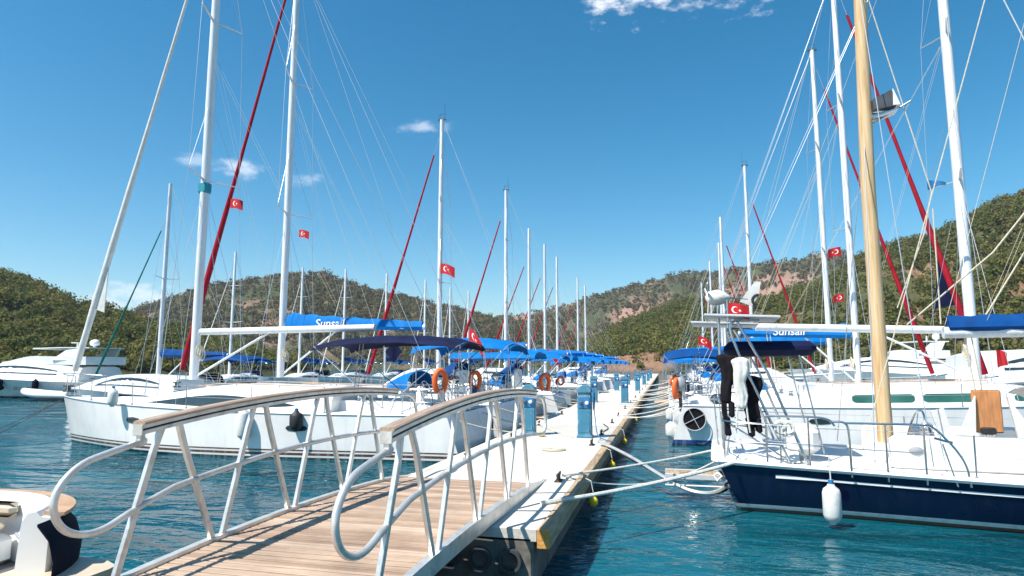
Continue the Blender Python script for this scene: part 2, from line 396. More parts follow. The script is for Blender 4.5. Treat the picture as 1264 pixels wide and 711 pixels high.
# ------------------------------------------------------------------ sailing yacht
def sailboat(p, label, loc, rz, group='sailing yachts moored stern to the pier'):
    L, B = p['L'], p['B']; fs, fb = p.get('fs', .95), p.get('fb', 1.3)
    lod = p.get('lod', 0)
    t = thing('sailboat', label, 'sailing yacht', loc, rz, group)
    hw = B/2; rake = p.get('rake', .45); tr = p.get('transom', .35); wl = p.get('wl', .97); sternw = p.get('sternw', .86)
    def half(u):
        if u < .42: return hw*lerp(sternw, 1, sm(u/.42))
        k = (u-.42)/.58
        return hw*max(.0, 1-k**2.15)**.92
    def sheer(u): return fs+(fb-fs)*u**1.6 - p.get('spring', .04)*math.sin(PI*u)
    def hp(u, k, s):
        """k 0 gunwale .. 1 waterline .. 1.35 under water"""
        zz = sheer(u)*(1-k) if k <= 1 else -(k-1)*1.3
        zr = max(0, zz/sheer(u))
        w = wl*(1-p.get('flare', .2)*sm((u-.55)/.45)) 
        f = w+(1-w)*zr**.75 if k <= 1 else w*(1-(k-1)*1.1)
        x = u*L - rake*(1-zr)*sm((u-.5)/.5)**2 + tr*zr*(1-sm(u/.25))
        return Vector((x, s*half(u)*f, zz))
    ns = 26 if lod == 0 else 14
    us = [i/ns for i in range(ns)]+[.985, 1.0]
    ks = [0, .12, .28, .45, .62, .8, .92, 1, 1.2, 1.4]
    rings = []
    for u in us:
        rings.append([hp(u, k, 1) for k in ks]+[hp(u, k, -1) for k in reversed(ks)])
    hull = MB().loft(rings, closed=False, caps=False)
    n = len(rings[0]); hull.f.append(tuple(range(n)))
    hull.build('hull', p.get('hull', M['hull_white']), t, angle=50)
    # deck with sunk cockpit
    cx0, cx1, cw = p.get('cockpit', (.7, 3.4, .62))
    xs = sorted(set([round(u*L+tr*(1-sm(u/.25)), 3) for u in us]+[cx0, cx0+.01, cx1, cx1+.01]))
    def atx(x):
        # gunwale half width and height at x
        lo, hi = 0, 1
        for _ in range(24):
            mid = (lo+hi)/2
            if mid*L+tr*(1-sm(mid/.25)) < x: lo = mid
            else: hi = mid
        return half(lo), sheer(lo)
    rows = []
    for x in xs:
        h, z = atx(x); h = max(h-.012, .001)
        row = []
        for s, yy in ((-1, h), (-1, min(cw+.01, h*.97)), (-1, min(cw, h*.965)), (0, 0), (1, min(cw, h*.965)), (1, min(cw+.01, h*.97)), (1, h)):
            inside = cx0+.005 < x < cx1+.005 and yy <= min(cw, h*.965)+1e-6
            row.append(Vector((x, s*yy, z-.02+.05*(1-(yy/max(h, .01))**2)*min(1, h) - (.5 if inside else 0))))
        rows.append(row)
    MB().grid(rows).build('deck', M['deck'], t, angle=30)
    rail = MB()
    for s in (-1, 1):
        rail.tube([Vector((x, s*atx(x)[0], atx(x)[1])) for x in xs], p.get('railr', .022), 6)
    rail.build('toe_rail', p.get('railm', M['alu']), t)
    # coachroof
    if 'roof' in p:
        xa, xb, rw, rh = p['roof']
        fwd = p.get('roof_fwd', .45)
        def rsec(x):
            u = (x-xa)/(xb-xa)
            taper = 1-sm((u-(1-fwd))/fwd) if u > 1-fwd else 1
            h = rh*(.06+.94*taper)*(.92+.08*math.sin(PI*min(1, u*1.3)))
            gh, gz = atx(x)
            w = min(rw*(1-.35*sm((u-.3)/.7)), gh*.8)
            return w, h, gz-.01
        def rpt(x, v, s, out=0.0):
            w, h, z0 = rsec(x)
            prof = [(1, 0), (.93, .62), (.86, .85), (.72, .97), (.4, 1.04), (0, 1.07)]
            # v 0..1 along the first segment only for the windows
            y = w*lerp(1, .93, v/.62) + out; z = z0+h*v
            return Vector((x, s*y, z))
        nx = 16; rr = []
        for i in range(nx+1):
            x = lerp(xa, xb, i/nx); w, h, z0 = rsec(x)
            pr = [(1, -.08), (1, 0), (.93, .62), (.87, .85), (.74, .97), (.4, 1.04), (0, 1.07)]
            ring = [Vector((x, -w*a, z0+h*b)) for a, b in pr]+[Vector((x, w*a, z0+h*b)) for a, b in reversed(pr[:-1])]
            rr.append(ring)
        MB().loft(rr).build('coachroof', M['gel'], t, angle=40)
        for (x0, x1, v0, v1, kind) in p.get('windows', []):
            for s in (-1, 1):
                g = []
                for i in range(37):
                    q = i/36; x = lerp(x0, x1, q)
                    if kind == 'lens': a = lerp(v0, v1, .35)-(lerp(v0, v1, .35)-v0)*math.sin(PI*q)**.8; c = lerp(v0, v1, .35)+(v1-lerp(v0, v1, .35))*math.sin(PI*q)**.8
                    else:
                        k = min(1, (q/.06)**.5, ((1-q)/.06)**.5); mid = (v0+v1)/2; a = lerp(mid, v0, .45+.55*k); c = lerp(mid, v1, .45+.55*k)
                    g.append([rpt(x, a, s, .006), rpt(x, c, s, .006)])
                MB().grid(g, .004, (0, s, 0)).build('window', p.get('glass', M['glass']), t)
        if lod == 0:
            hx = xa+(xb-xa)*.45; w, h, z0 = rsec(hx)
            MB().box((hx, 0, z0+h*1.07+.02), (.55, .5, .05), bev=.02).build('deck_hatch', M['glass'], t)
            hr = MB()
            for s in (-1, 1):
                pts = [Vector((x, s*rsec(x)[0]*.72, rsec(x)[2]+rsec(x)[1]*.98+.07)) for x in np.linspace(xa+.4, xa+(xb-xa)*.55, 7)]
                hr.tube(pts, .014, 6)
                for q in pts[::2]: hr.tube([q, q-Vector((0, 0, .08))], .012, 5)
            hr.build('grab_rail', M['teak'], t)
    # portholes in the topsides
    for x in p.get('ports', []):
        for s in (-1, 1):
            u = x/L; c = hp(u, .32, s); w = .3
            a = [hp(u+dx/L, .32+dz, s)+Vector((0, s*.004, 0)) for dx, dz in ((-w, 0), (-w*.8, -.05), (0, -.07), (w*.8, -.05), (w, 0), (w*.8, .05), (0, .07), (-w*.8, .05))]
            MB().prism(a, (0, s*.008, 0)).build('porthole', M['glass'], t)
    # coamings around the cockpit
    _, gz = atx(cx1); co = MB(); ch = p.get('coaming', .28)
    for s in (-1, 1):
        sec = []
        for x in np.linspace(cx0, cx1+.3, 9):
            h_, z_ = atx(x); k = .35+.65*sm((x-cx0)/1.2)
            y0 = cw+.02; sec.append([Vector((x, s*y0, z_-.05)), Vector((x, s*(y0+.03), z_+ch*k)), Vector((x, s*(y0+.16), z_+ch*k)), Vector((x, s*(y0+.27), z_-.05))])
        co.loft(sec)
        co.build('cockpit_coaming', M['gel'], t, angle=35); co = MB()
    # steering pedestals and wheels
    if lod < 2:
        wy = p.get('wheels', [0])
        for yy in wy:
            wx = cx0+.75; zc = gz-.5
            wh = MB().torus((wx-.12, yy, zc+.95), .36 if len(wy) > 1 else .42, .016, Matrix.Rotation(PI/2+.25, 4, 'Y'), n=28, m=6)
            for k in range(5):
                a = 2*PI*k/5
                q = Matrix.Rotation(.25, 4, 'Y') @ Vector((0, .38*math.cos(a), .38*math.sin(a)))
                wh.tube([(wx-.12, yy, zc+.95), Vector((wx-.12, yy, zc+.95))+q], .008, 5)
            wh.build('steering_wheel', M['steel'], t)
            MB().box((wx+.05, yy, zc+.55), (.18, .22, 1.0), bev=.04).lathe([(0, 0), (.1, 0), (.1, .06), (.06, .11), (0, .12)], (wx+.05, yy, zc+1.05), 14).build('binnacle', M['gel'] if len(wy) > 1 else M['grey'], t)
        if lod == 0:
            for s in (-1, 1):
                MB().lathe([(0, 0), (.08, 0), (.06, .05), (.075, .1), (.05, .13), (0, .13)], (cx1-.5, s*(cw+.12), gz+ch), 14).build('winch', M['steel'], t)
    # mast, spreaders, boom
    mx, mh = p['mast']; mr = p.get('mast_r', .13); lean = p.get('mast_lean', 0)
    mz0 = p.get('mast_foot', atx(mx)[1]+.1)
    mm = p.get('mast_m', M['mastw'])
    MB().tube([(mx, 0, mz0), (mx, 0, (mz0+mh)*.6), (mx+lean, 0, mh)], [mr, mr, mr*.82], 12, flat=.8).build('mast', mm, t)
    if lod < 2:
        hd = MB().box((mx+lean, 0, mh+.03), (.42, .1, .07)).tube([(mx+lean-.15, 0, mh), (mx+lean-.15, 0, mh+.9)], .008, 4).tube([(mx+lean+.12, 0, mh), (mx+lean+.12, 0, mh+.35)], .012, 5).tube([(mx+lean+.12, 0, mh+.33), (mx+lean-.25, 0, mh+.33)], .009, 4)
        hd.build('masthead_gear', M['dgrey'], t)
    tips = []
    for (sz, sl, sw) in p.get('spreaders', []):
        for s in (-1, 1):
            a = Vector((mx, s*mr*.5, sz)); b = Vector((mx-sw, s*sl, sz+.06))
            MB().tube([a, b], [.045, .028], 8, flat=.5).build('spreader', M['alu'] if mm is not M['spar'] else M['teak'], t)
        tips.append((sz+.06, sl, sw))
    wires = MB(); wr = p.get('wire_r', .008)
    top = Vector((mx+lean*.95, 0, mh-.15))
    for s in (-1, 1):
        pts = [top]+[Vector((mx-sw, s*sl, z)) for z, sl, sw in sorted(tips, reverse=True)]
        cpx = mx-.35; hh, gz2 = atx(cpx)
        chain = Vector((cpx, s*(hh-.05), gz2))
        wires.tube(pts+[chain], wr, 5)
        prev = None
        for z, sl, sw in sorted(tips):
            wires.tube([Vector((mx, 0, z-.1+ (2.6 if prev is None else 2.6))), Vector((mx-sw, s*sl, z))], wr*.8, 5)
            prev = z
        if tips:
            z, sl, sw = min(tips); wires.tube([Vector((mx, 0, z-.2)), chain+Vector((.5, 0, 0))], wr*.8, 5); wires.tube([Vector((mx, 0, z-.2)), chain+Vector((-.6, 0, 0))], wr*.8, 5)
    bst = p.get('backstay', 'split')
    xst = tr+.15; bz = atx(xst)[1]
    mtop = Vector((mx+lean, 0, mh))
    if bst == 'split':
        k = mtop.lerp(Vector((xst, 0, bz)), .8)
        wires.tube([mtop, k], wr, 5)
        for s in (-1, 1): wires.tube([k, (xst, s*hw*.62, bz)], wr, 5)
    elif bst == 'twin':
        for s in (-1, 1): wires.tube([mtop, (xst, s*hw*.62, bz)], wr, 5)
    elif bst: wires.tube([mtop, (xst, 0, bz)], wr, 5)
    # forestay and furled headsail
    if 'stay' in p:
        sb, frac, fr, fm = p['stay']       # foot x, fraction of the mast, radius, cloth
        a = Vector((sb, 0, atx(min(sb, L-.05))[1]+.05)); b = Vector((mx+lean*frac+mr, 0, mz0+(mh-mz0)*frac))
        wires.tube([a, b], wr*1.3, 5)
        if fm:
            d = b-a; pts = []; rs = []
            for i in range(23):
                q = i/22; pts.append(a+d*lerp(.045, .93, q)); rs.append(fr*(.75+.35*math.sin(PI*min(1, q*1.6+.12)))*(1-.45*q)*(1+.05*math.sin(i*2.3)))
            MB().tube(pts, rs, 10).build('furled_headsail', fm, t)
            MB().lathe([(0, 0), (.14, 0), (.14, .05), (.07, .06), (.07, .15), (.14, .16), (.14, .2), (0, .2)], a+Vector((0, 0, .08)), 16).build('furling_drum', M['dgrey'], t)
            if 'clew' in p:
                z0, ww, hh_, cm = p['clew']
                q = (z0-a.z)/d.z; c = a+d*q
                e = c+d*(hh_/d.z)
                MB().prism([c-Vector((fr*.4, 0.01, 0)), e-Vector((fr*.4, 0.01, 0)), c+Vector((-ww, -.01, -.08*hh_))], (0, .03, 0)).build('clew_patch', cm, t)
    wires.build('rigging', M['wire'], t)
    if 'boom' in p:
        bz_, bl, up = p['boom'][:3]; cover = p['boom'][3]
        a = Vector((mx-mr, 0, bz_)); b = Vector((mx-bl, 0, bz_+up))
        MB().tube([a, b], [p.get('boom_r', .085)]*2, 10).build('boom', M['mastw'], t)
        if cover:
            dh = p.get('cover_h', (.42, .16)); sec = []
            for i in range(22):
                q = i/21; c = a.lerp(b, q*.97+.01)
                h = lerp(dh[0], dh[1], q**.7)*(1+.07*math.sin(i*1.9)); w = lerp(.18, .14, q)*(1+.08*math.sin(i*2.7))
                c = c+Vector((0, .015*math.sin(i*1.3), p.get('cover_up', .02)))
                if i == 0: h *= .75
                sec.append([c+Vector((0, w*math.cos(an)*(.75 if math.sin(an) < 0 else (1-.5*math.sin(an))), (h*math.sin(an) if math.sin(an) > 0 else .12*math.sin(an))-.02)) for an in np.linspace(0, 2*PI, 15)[:-1]])
            cv = MB().loft(sec).build('sail_cover', cover, t, angle=60)
            if p.get('text'):
                side = p['text'][1]; q = p['text'][2]; c = a.lerp(b, q)
                lettering(p['text'][0], p['text'][3]*1.25, M['flagw'], cv, c+Vector((0, side*.175, .1)), (PI/2, 0, PI if side > 0 else 0), shear=.15)
        MB().tube([(mx-.1, 0, mz0+.12), (mx-bl*.42, 0, bz_-.06)], .035, 8).build('boom_vang', M['mastw'], t)
        ml = MB()
        ml.tube([b+Vector((.3, 0, -.05)), (mx-bl+.5, 0, gz+.15)], .012, 5).tube([b+Vector((.4, 0, -.05)), (mx-bl+.6, .05, gz+.15)], .012, 5)
        ml.tube([b, (mx+lean-.1, 0, mh-.1)], wr*.6, 4)
        for s in (-1, 1):
            for q in (.45, .85): ml.tube([a.lerp(b, q)+Vector((0, s*.1, .05)), (mx-.15, s*.1, mz0+(mh-mz0)*.62)], wr*.35, 4)
        ml.build('running_rigging', M['ropeb'], t)
    # bimini over the helm
    if 'bimini' in p:
        x0, x1, w, z, cm = p['bimini'][:5]; tk = p['bimini'][5] if len(p['bimini']) > 5 else .1
        g = [[Vector((lerp(x0, x1, i/10), w*j/6, z+.16*(1-(i/5-1)**2)+.14*(1-(abs(j)/6)**2)-(tk*.9 if abs(j) == 6 else 0)-(tk*.5 if i in (0, 10) else 0)+.012*math.sin(i*2.1+j))) for j in range(-6, 7)] for i in range(11)]
        MB().grid(g, .02).build('bimini', cm, t, angle=60)
        fr = MB(); xm = (x0+x1)/2
        for s in (-1, 1):
            ft = Vector((xm, s*(w*.98), gz+.1))
            for xx in (x0+.08, xm, x1-.08):
                fr.tube([ft, (xx, s*w*.97, z-.02)], .014, 6)
            fr.tube([(x0+.05, s*w*.96, z), (x0-.1, s*w, gz+.5)], .014, 6)
        for xx in (x0+.08, xm, x1-.08): fr.tube([Vector((xx, w*.97*j/6, z+.13*(1-(abs(j)/6)**2)+(.13 if xx == xm else 0)-.03)) for j in range(-6, 7)], .014, 6)
        fr.build('bimini_frame', M['steel'], t)
    # sprayhood over the companionway
    if 'hood' in p:
        x0, w, h, cm = p['hood']; z0 = (rsec(max(x0, p['roof'][0]+.01))[2]+rsec(max(x0, p['roof'][0]+.01))[1]*.9) if 'roof' in p else gz+.3
        def hd(i, j):
            a = PI*j/10; k = i/6
            return Vector((x0-.1+1.15*k, w*math.cos(a)*(1-.12*k), z0+h*math.sin(a)**.55*(1-k**1.8)))
        MB().grid([[hd(i, j) for j in range(11)] for i in range(5)], .015).build('sprayhood', cm, t, angle=60)
        MB().grid([[hd(i, j)+Vector((0, 0, .004)) for j in range(2, 9)] for i in (4, 5, 6)], .006).build('sprayhood_window', M['clearw'], t)
    if lod < 2:
        for s in (-1, 1):
            MB().box(((cx0+cx1)/2+.3, s*(cw-.2), gz-.28), (cx1-cx0-1.3, .36, .10), bev=.04).build('cockpit_cushion', p.get('cushion', M['navyc']), t)
        MB().box(((cx0+cx1)/2+.35, 0, gz-.02), (.95, .42, .05), bev=.02).box(((cx0+cx1)/2+.35, 0, gz-.26), (.5, .12, .46)).build('cockpit_table', M['teak'], t)
        lad = MB(); xb = xst-.12
        for s in (-1, 1): lad.tube([(xb, s*.17, bz-.1), (xb-.06, s*.17, bz+.95)], .013, 6)
        for k in range(4): lad.tube([(xb-.015*k, -.17, bz+.1+.24*k), (xb-.015*k, .17, bz+.1+.24*k)], .012, 6)
        lad.build('boarding_ladder', M['steel'], t)
        MB().tube([(xst-.05, hw*.55, bz), (xst-.1, hw*.55, bz+1.1)], .014, 6).box((xst-.1, hw*.55, bz+.85), (.34, .22, .2), bev=.08).build('gas_grill', M['steel'], t)
        MB().box((xst+.02, -hw*.5, bz+.52), (.12, .42, .3), bev=.04).build('dodger_bag', random.choice([M['navyc'], M['dblue'], M['greycloth']]), t)
        co_ = MB()
        for k in range(3): co_.torus((mx-mr-.03, (k-1)*.09, mz0+.75+.05*k), .10, .022, Matrix.Rotation(PI/2, 4, 'Y') @ Matrix.Scale(1.7, 4, (1, 0, 0)), n=16, m=5)
        co_.build('halyard_coils', M['ropeb'], t)
    # rails
    if lod < 2:
        rh = .62
        st = []
        xs2 = np.arange(max(cx0+.9, 1.4), L-1.6, 2.0 if lod == 0 else 2.6)
        for s in (-1, 1):
            for x in xs2:
                h_, z_ = atx(x); a = Vector((x, s*(h_-.06), z_)); st.append((a, s))
                MB().tube([a, a+Vector((0, s*.02, rh))], .013, 6).lathe([(0, 0), (.035, 0), (.03, .05), (0, .05)], a, 8).build('stanchion', M['steel'], t)
        ll = MB()
        for s in (-1, 1):
            pts = [Vector((.45+tr, s*(atx(.45+tr)[0]-.06), atx(.45+tr)[1]))]+[a for a, q in st if q == s]+[Vector((L-.9, s*(atx(L-.9)[0]-.02), atx(L-.9)[1]))]
            for hz in (rh-.01, rh*.52):
                ll.tube([q+Vector((0, s*.02*hz/rh, hz)) for q in pts], .005, 5)
        ll.build('lifelines', M['wire'], t)
        pu = MB(); 
        A = [Vector((L-1.0, s*(atx(L-1.0)[0]-.03), atx(L-1.0)[1])) for s in (-1, 1)]
        Bb = [Vector((L-.35, s*(atx(L-.35)[0]-.01), atx(L-.35)[1])) for s in (-1, 1)]
        zt = Vector((0, 0, rh+.04))
        pu.tube(smooth_path([A[0]+zt, Bb[0]+zt+Vector((.1, -.1, .02)), Vector((L+.05, 0, atx(L-.1)[1]+rh+.1)), Bb[1]+zt+Vector((.1, .1, .02)), A[1]+zt]), .014, 6)
        for q in A+Bb: pu.tube([q, q+zt*.98], .013, 6)
        pu.build('pulpit', M['steel'], t)
        for s in (-1, 1):
            ps = MB()
            C = [Vector((x, s*(atx(x)[0]-.06), atx(x)[1])) for x in (tr+.12, tr+.95)]
            C0 = Vector((tr+.1, s*hw*.3, atx(tr+.1)[1]))
            for hz in (rh, rh*.5):
                z_ = Vector((0, 0, hz)); ps.tube(smooth_path([C[1]+z_, C[0]+z_+Vector((-.02, 0, 0)), C0+z_], 2), .014, 6)
            for q in C+[C0]: ps.tube([q, q+Vector((0, 0, rh))], .013, 6)
            ps.build('pushpit', M['steel'], t)
    return t

# ================================================================== camera, sun, sky
cam = bpy.data.objects.new('camera', bpy.data.cameras.new('camera')); COL.objects.link(cam)
cam.location = (0, 0, 2.3); cam.rotation_euler = (R(90+6.964), 0, R(13.291))
cam.data.lens = 36*790/1264; cam.data.sensor_width = 36; cam.data.clip_end = 12000; cam.data.clip_start = .05
scene.camera = cam
SUN_EL = R(56); SUN_AZ = math.atan2(-.68, -.73)     # from +Y towards +X
sd = Vector((math.sin(SUN_AZ)*math.cos(SUN_EL), math.cos(SUN_AZ)*math.cos(SUN_EL), math.sin(SUN_EL)))
sl = bpy.data.lights.new('sun', 'SUN'); sl.energy = 5.0; sl.angle = R(.53); sl.color = (1, .945, .86)
so = bpy.data.objects.new('sun', sl); COL.objects.link(so); so.rotation_euler = (-sd).to_track_quat('-Z', 'Y').to_euler(); so.location = (0, 0, 60)
w = bpy.data.worlds.new('World'); scene.world = w; w.use_nodes = True
nt = w.node_tree; N = nt.nodes; L_ = nt.links
bg = N['Background']; bg.inputs['Strength'].default_value = .092
sky = N.new('ShaderNodeTexSky'); sky.sky_type = 'NISHITA'; sky.sun_disc = False
sky.sun_elevation = SUN_EL; sky.sun_rotation = SUN_AZ % (2*PI); sky.altitude = 0; sky.air_density = 1.0; sky.dust_density = .25; sky.ozone_density = 2.2
hs = N.new('ShaderNodeHueSaturation'); hs.inputs['Saturation'].default_value = 1.38; hs.inputs['Value'].default_value = 1.0; hs.inputs['Hue'].default_value = .484
gm = N.new('ShaderNodeGamma'); gm.inputs['Gamma'].default_value = 1.06
L_.new(sky.outputs[0], gm.inputs['Color']); L_.new(gm.outputs['Color'], hs.inputs['Color'])
tc = N.new('ShaderNodeTexCoord'); sx = N.new('ShaderNodeSeparateXYZ'); L_.new(tc.outputs['Generated'], sx.inputs[0])
def mth(op, a, b=None, c=None):
    n = N.new('ShaderNodeMath'); n.operation = op
    for i, q in enumerate((a, b, c)):
        if q is None: continue
        if isinstance(q, (int, float)): n.inputs[i].default_value = q
        else: L_.new(q, n.inputs[i])
    return n.outputs[0]
az = mth('ARCTAN2', sx.outputs['X'], sx.outputs['Y'])
hyp = mth('SQRT', mth('ADD', mth('MULTIPLY', sx.outputs['X'], sx.outputs['X']), mth('MULTIPLY', sx.outputs['Y'], sx.outputs['Y'])))
el = mth('DIVIDE', sx.outputs['Z'], hyp)
cb = N.new('ShaderNodeCombineXYZ'); L_.new(az, cb.inputs[0]); L_.new(mth('MULTIPLY', el, 1.6), cb.inputs[1])
nz = N.new('ShaderNodeTexNoise'); nz.inputs['Scale'].default_value = 26; nz.inputs['Detail'].default_value = 7; nz.inputs['Roughness'].default_value = .62
L_.new(cb.outputs[0], nz.inputs['Vector'])
total = None
CLOUDS = [(-2.6, .626, 5.4, .070, .95), (2.2, .625, 5.4, .066, .9), (7.8, .622, 4.8, .078, .95), (-37.3, .290, 2.9, .016, .55), (-40.5, .293, 1.8, .012, .35), (-31.6, .284, 1.9, .015, .45), (-21.6, .385, 2.6, .016, .42), (-43.3, .095, 3.5, .02, .7), (-46, .085, 3.0, .014, .5), (24, .70, 8, .05, .6), (-70, .5, 12, .06, .7), (60, .45, 14, .05, .7)]
for a0, e0, aw, eh, amp in CLOUDS:
    du = mth('DIVIDE', mth('SUBTRACT', az, math.radians(a0)), math.radians(aw))
    dv = mth('DIVIDE', mth('SUBTRACT', el, e0), eh)
    d = mth('SQRT', mth('ADD', mth('MULTIPLY', du, du), mth('MULTIPLY', dv, dv)))
    f = mth('SUBTRACT', mth('MULTIPLY', nz.outputs['Fac'], 2.1), mth('ADD', mth('MULTIPLY', d, .62), .44))
    n = N.new('ShaderNodeMapRange'); n.interpolation_type = 'SMOOTHSTEP'; n.inputs['From Min'].default_value = 0; n.inputs['From Max'].default_value = .75; n.inputs['To Max'].default_value = amp
    L_.new(f, n.inputs['Value'])
    total = n.outputs['Result'] if total is None else mth('MAXIMUM', total, n.outputs['Result'])
mx = N.new('ShaderNodeMix'); mx.data_type = 'RGBA'; L_.new(total, mx.inputs['Factor']); L_.new(hs.outputs['Color'], mx.inputs['A']); mx.inputs['B'].default_value = (8.6, 8.9, 9.6, 1)
L_.new(mx.outputs['Result'], bg.inputs['Color'])
vs_ = scene.view_settings; vs_.view_transform = 'Standard'; vs_.look = 'None'; vs_.gamma = 1; vs_.exposure = .62; vs_.use_curve_mapping = False
try:
    scene.cycles.use_denoising = True; scene.cycles.max_bounces = 6; scene.cycles.transparent_max_bounces = 8; scene.cycles.volume_bounces = 0
except Exception: pass

# ================================================================== water
def water_mat():
    m, nt, b = nodes_of('harbour water'); N = nt.nodes; L = nt.links
    tc = N.new('ShaderNodeTexCoord')
    def nz(scale, det, sc, w=0):
        mp = N.new('ShaderNodeMapping'); mp.inputs['Scale'].default_value = sc; mp.inputs['Rotation'].default_value = (0, 0, w)
        L.new(tc.outputs['Object'], mp.inputs['Vector'])
        n = N.new('ShaderNodeTexNoise'); n.inputs['Scale'].default_value = scale; n.inputs['Detail'].default_value = det; n.inputs['Distortion'].default_value = .6
        L.new(mp.outputs['Vector'], n.inputs['Vector']); return n.outputs['Fac']
    a = nz(1.0, 3, (.8, 1.35, 1), .25); c = nz(3.4, 3, (.8, 1.3, 1), -.2); big = nz(.16, 3, (1, 1, 1))
    sx = N.new('ShaderNodeSeparateXYZ'); L.new(tc.outputs['Object'], sx.inputs[0])
    calm = N.new('ShaderNodeMapRange'); calm.inputs['From Min'].default_value = -4; calm.inputs['From Max'].default_value = -1; calm.inputs['To Min'].default_value = 1; calm.inputs['To Max'].default_value = .22
    L.new(sx.outputs['X'], calm.inputs['Value'])
    pn = nz(.33, 4, (1, 2.2, 1), .5)
    pr_ = N.new('ShaderNodeMapRange'); pr_.inputs['From Min'].default_value = .38; pr_.inputs['From Max'].default_value = .62; pr_.inputs['To Min'].default_value = .35; pr_.inputs['To Max'].default_value = 1.25; L.new(pn, pr_.inputs['Value'])
    def M_(op, a_, b_):
        n = N.new('ShaderNodeMath'); n.operation = op
        for i_, q in enumerate((a_, b_)):
            if isinstance(q, float): n.inputs[i_].default_value = q
            else: L.new(q, n.inputs[i_])
        return n.outputs[0]
    fine = nz(9.0, 2, (.8, 1.2, 1), .1)
    hgt = M_('ADD', M_('ADD', a, M_('MULTIPLY', c, .40)), M_('MULTIPLY', fine, .07))
    hgt = M_('MULTIPLY', M_('MULTIPLY', hgt, calm.outputs['Result']), pr_.outputs['Result'])
    bp = N.new('ShaderNodeBump'); bp.inputs['Strength'].default_value = 1; bp.inputs['Distance'].default_value = .33
    L.new(hgt, bp.inputs['Height']); L.new(bp.outputs['Normal'], b.inputs['Normal'])
    cr = N.new('ShaderNodeValToRGB'); e = cr.color_ramp.elements
    e[0].position = .35; e[0].color = (.001, .052, .078, 1); e[1].position = .65; e[1].color = (.003, .098, .128, 1)
    L.new(big, cr.inputs['Fac']); L.new(cr.outputs['Color'], b.inputs['Base Color'])
    b.inputs['Roughness'].default_value = .04; b.inputs['IOR'].default_value = 1.33
    return m
S = 5000
o = MB().add([(-S, -S, 0), (S, -S, 0), (S, S, 0), (-S, S, 0)], [(0, 1, 2, 3)]).build('water', water_mat(), smooth=False); o['kind'] = 'structure'
o = MB().add([(-S, -S, -6), (S, -S, -6), (S, S, -6), (-S, S, -6)], [(0, 1, 2, 3)]).build('seabed', M['concd'], smooth=False); o['kind'] = 'structure'

# ================================================================== hills and the wood on them
def hill_mat(name, g1, g2, rock, rockamt, sc, bare=None):
    m, nt, b = nodes_of(name); N = nt.nodes; L = nt.links
    tc = N.new('ShaderNodeTexCoord')
    n1 = N.new('ShaderNodeTexNoise'); n1.inputs['Scale'].default_value = sc*6; n1.inputs['Detail'].default_value = 8; n1.inputs['Roughness'].default_value = .7
    n2 = N.new('ShaderNodeTexNoise'); n2.inputs['Scale'].default_value = sc; n2.inputs['Detail'].default_value = 9; n2.inputs['Roughness'].default_value = .68
    for n in (n1, n2): L.new(tc.outputs['Object'], n.inputs['Vector'])
    c1 = N.new('ShaderNodeValToRGB'); e = c1.color_ramp.elements; e[0].position = .35; e[0].color = (*g1, 1); e[1].position = .65; e[1].color = (*g2, 1)
    L.new(n1.outputs['Fac'], c1.inputs['Fac'])
    mr = N.new('ShaderNodeMapRange'); mr.inputs['From Min'].default_value = .56-rockamt; mr.inputs['From Max'].default_value = .64-rockamt
    L.new(n2.outputs['Fac'], mr.inputs['Value'])
    fac = mr.outputs['Result']
    if bare:
        (bx, by, bz), rad = bare
        vm = N.new('ShaderNodeVectorMath'); vm.operation = 'DISTANCE'; L.new(tc.outputs['Object'], vm.inputs[0]); vm.inputs[1].default_value = (bx, by, bz)
        r2 = N.new('ShaderNodeMapRange'); r2.inputs['From Min'].default_value = rad*1.3; r2.inputs['From Max'].default_value = rad*1.0
        wob = N.new('ShaderNodeMath'); wob.operation = 'MULTIPLY_ADD'; L.new(n1.outputs['Fac'], wob.inputs[0]); wob.inputs[1].default_value = rad*1.2; L.new(vm.outputs['Value'], wob.inputs[2])
        sb_ = N.new('ShaderNodeMath'); sb_.operation = 'SUBTRACT'; L.new(wob.outputs[0], sb_.inputs[0]); sb_.inputs[1].default_value = rad*.5
        L.new(sb_.outputs[0], r2.inputs['Value'])
        mxn = N.new('ShaderNodeMath'); mxn.operation = 'MAXIMUM'; L.new(fac, mxn.inputs[0]); L.new(r2.outputs['Result'], mxn.inputs[1]); fac = mxn.outputs[0]
    c2 = N.new('ShaderNodeValToRGB'); e = c2.color_ramp.elements; e[0].position = .3; e[0].color = (*[q*.65 for q in rock], 1); e[1].position = .7; e[1].color = (*[min(1, q*1.25) for q in rock], 1)
    L.new(n1.outputs['Fac'], c2.inputs['Fac'])
    mx = N.new('ShaderNodeMix'); mx.data_type = 'RGBA'; L.new(fac, mx.inputs['Factor']); L.new(c1.outputs['Color'], mx.inputs['A']); L.new(c2.outputs['Color'], mx.inputs['B'])
    L.new(mx.outputs['Result'], b.inputs['Base Color']); b.inputs['Roughness'].default_value = 1; b.inputs['Specular IOR Level'].default_value = .1
    bp = N.new('ShaderNodeBump'); bp.inputs['Strength'].default_value = 1; bp.inputs['Distance'].default_value = 5; L.new(n1.outputs['Fac'], bp.inputs['Height']); L.new(bp.outputs['Normal'], b.inputs['Normal'])
    return m
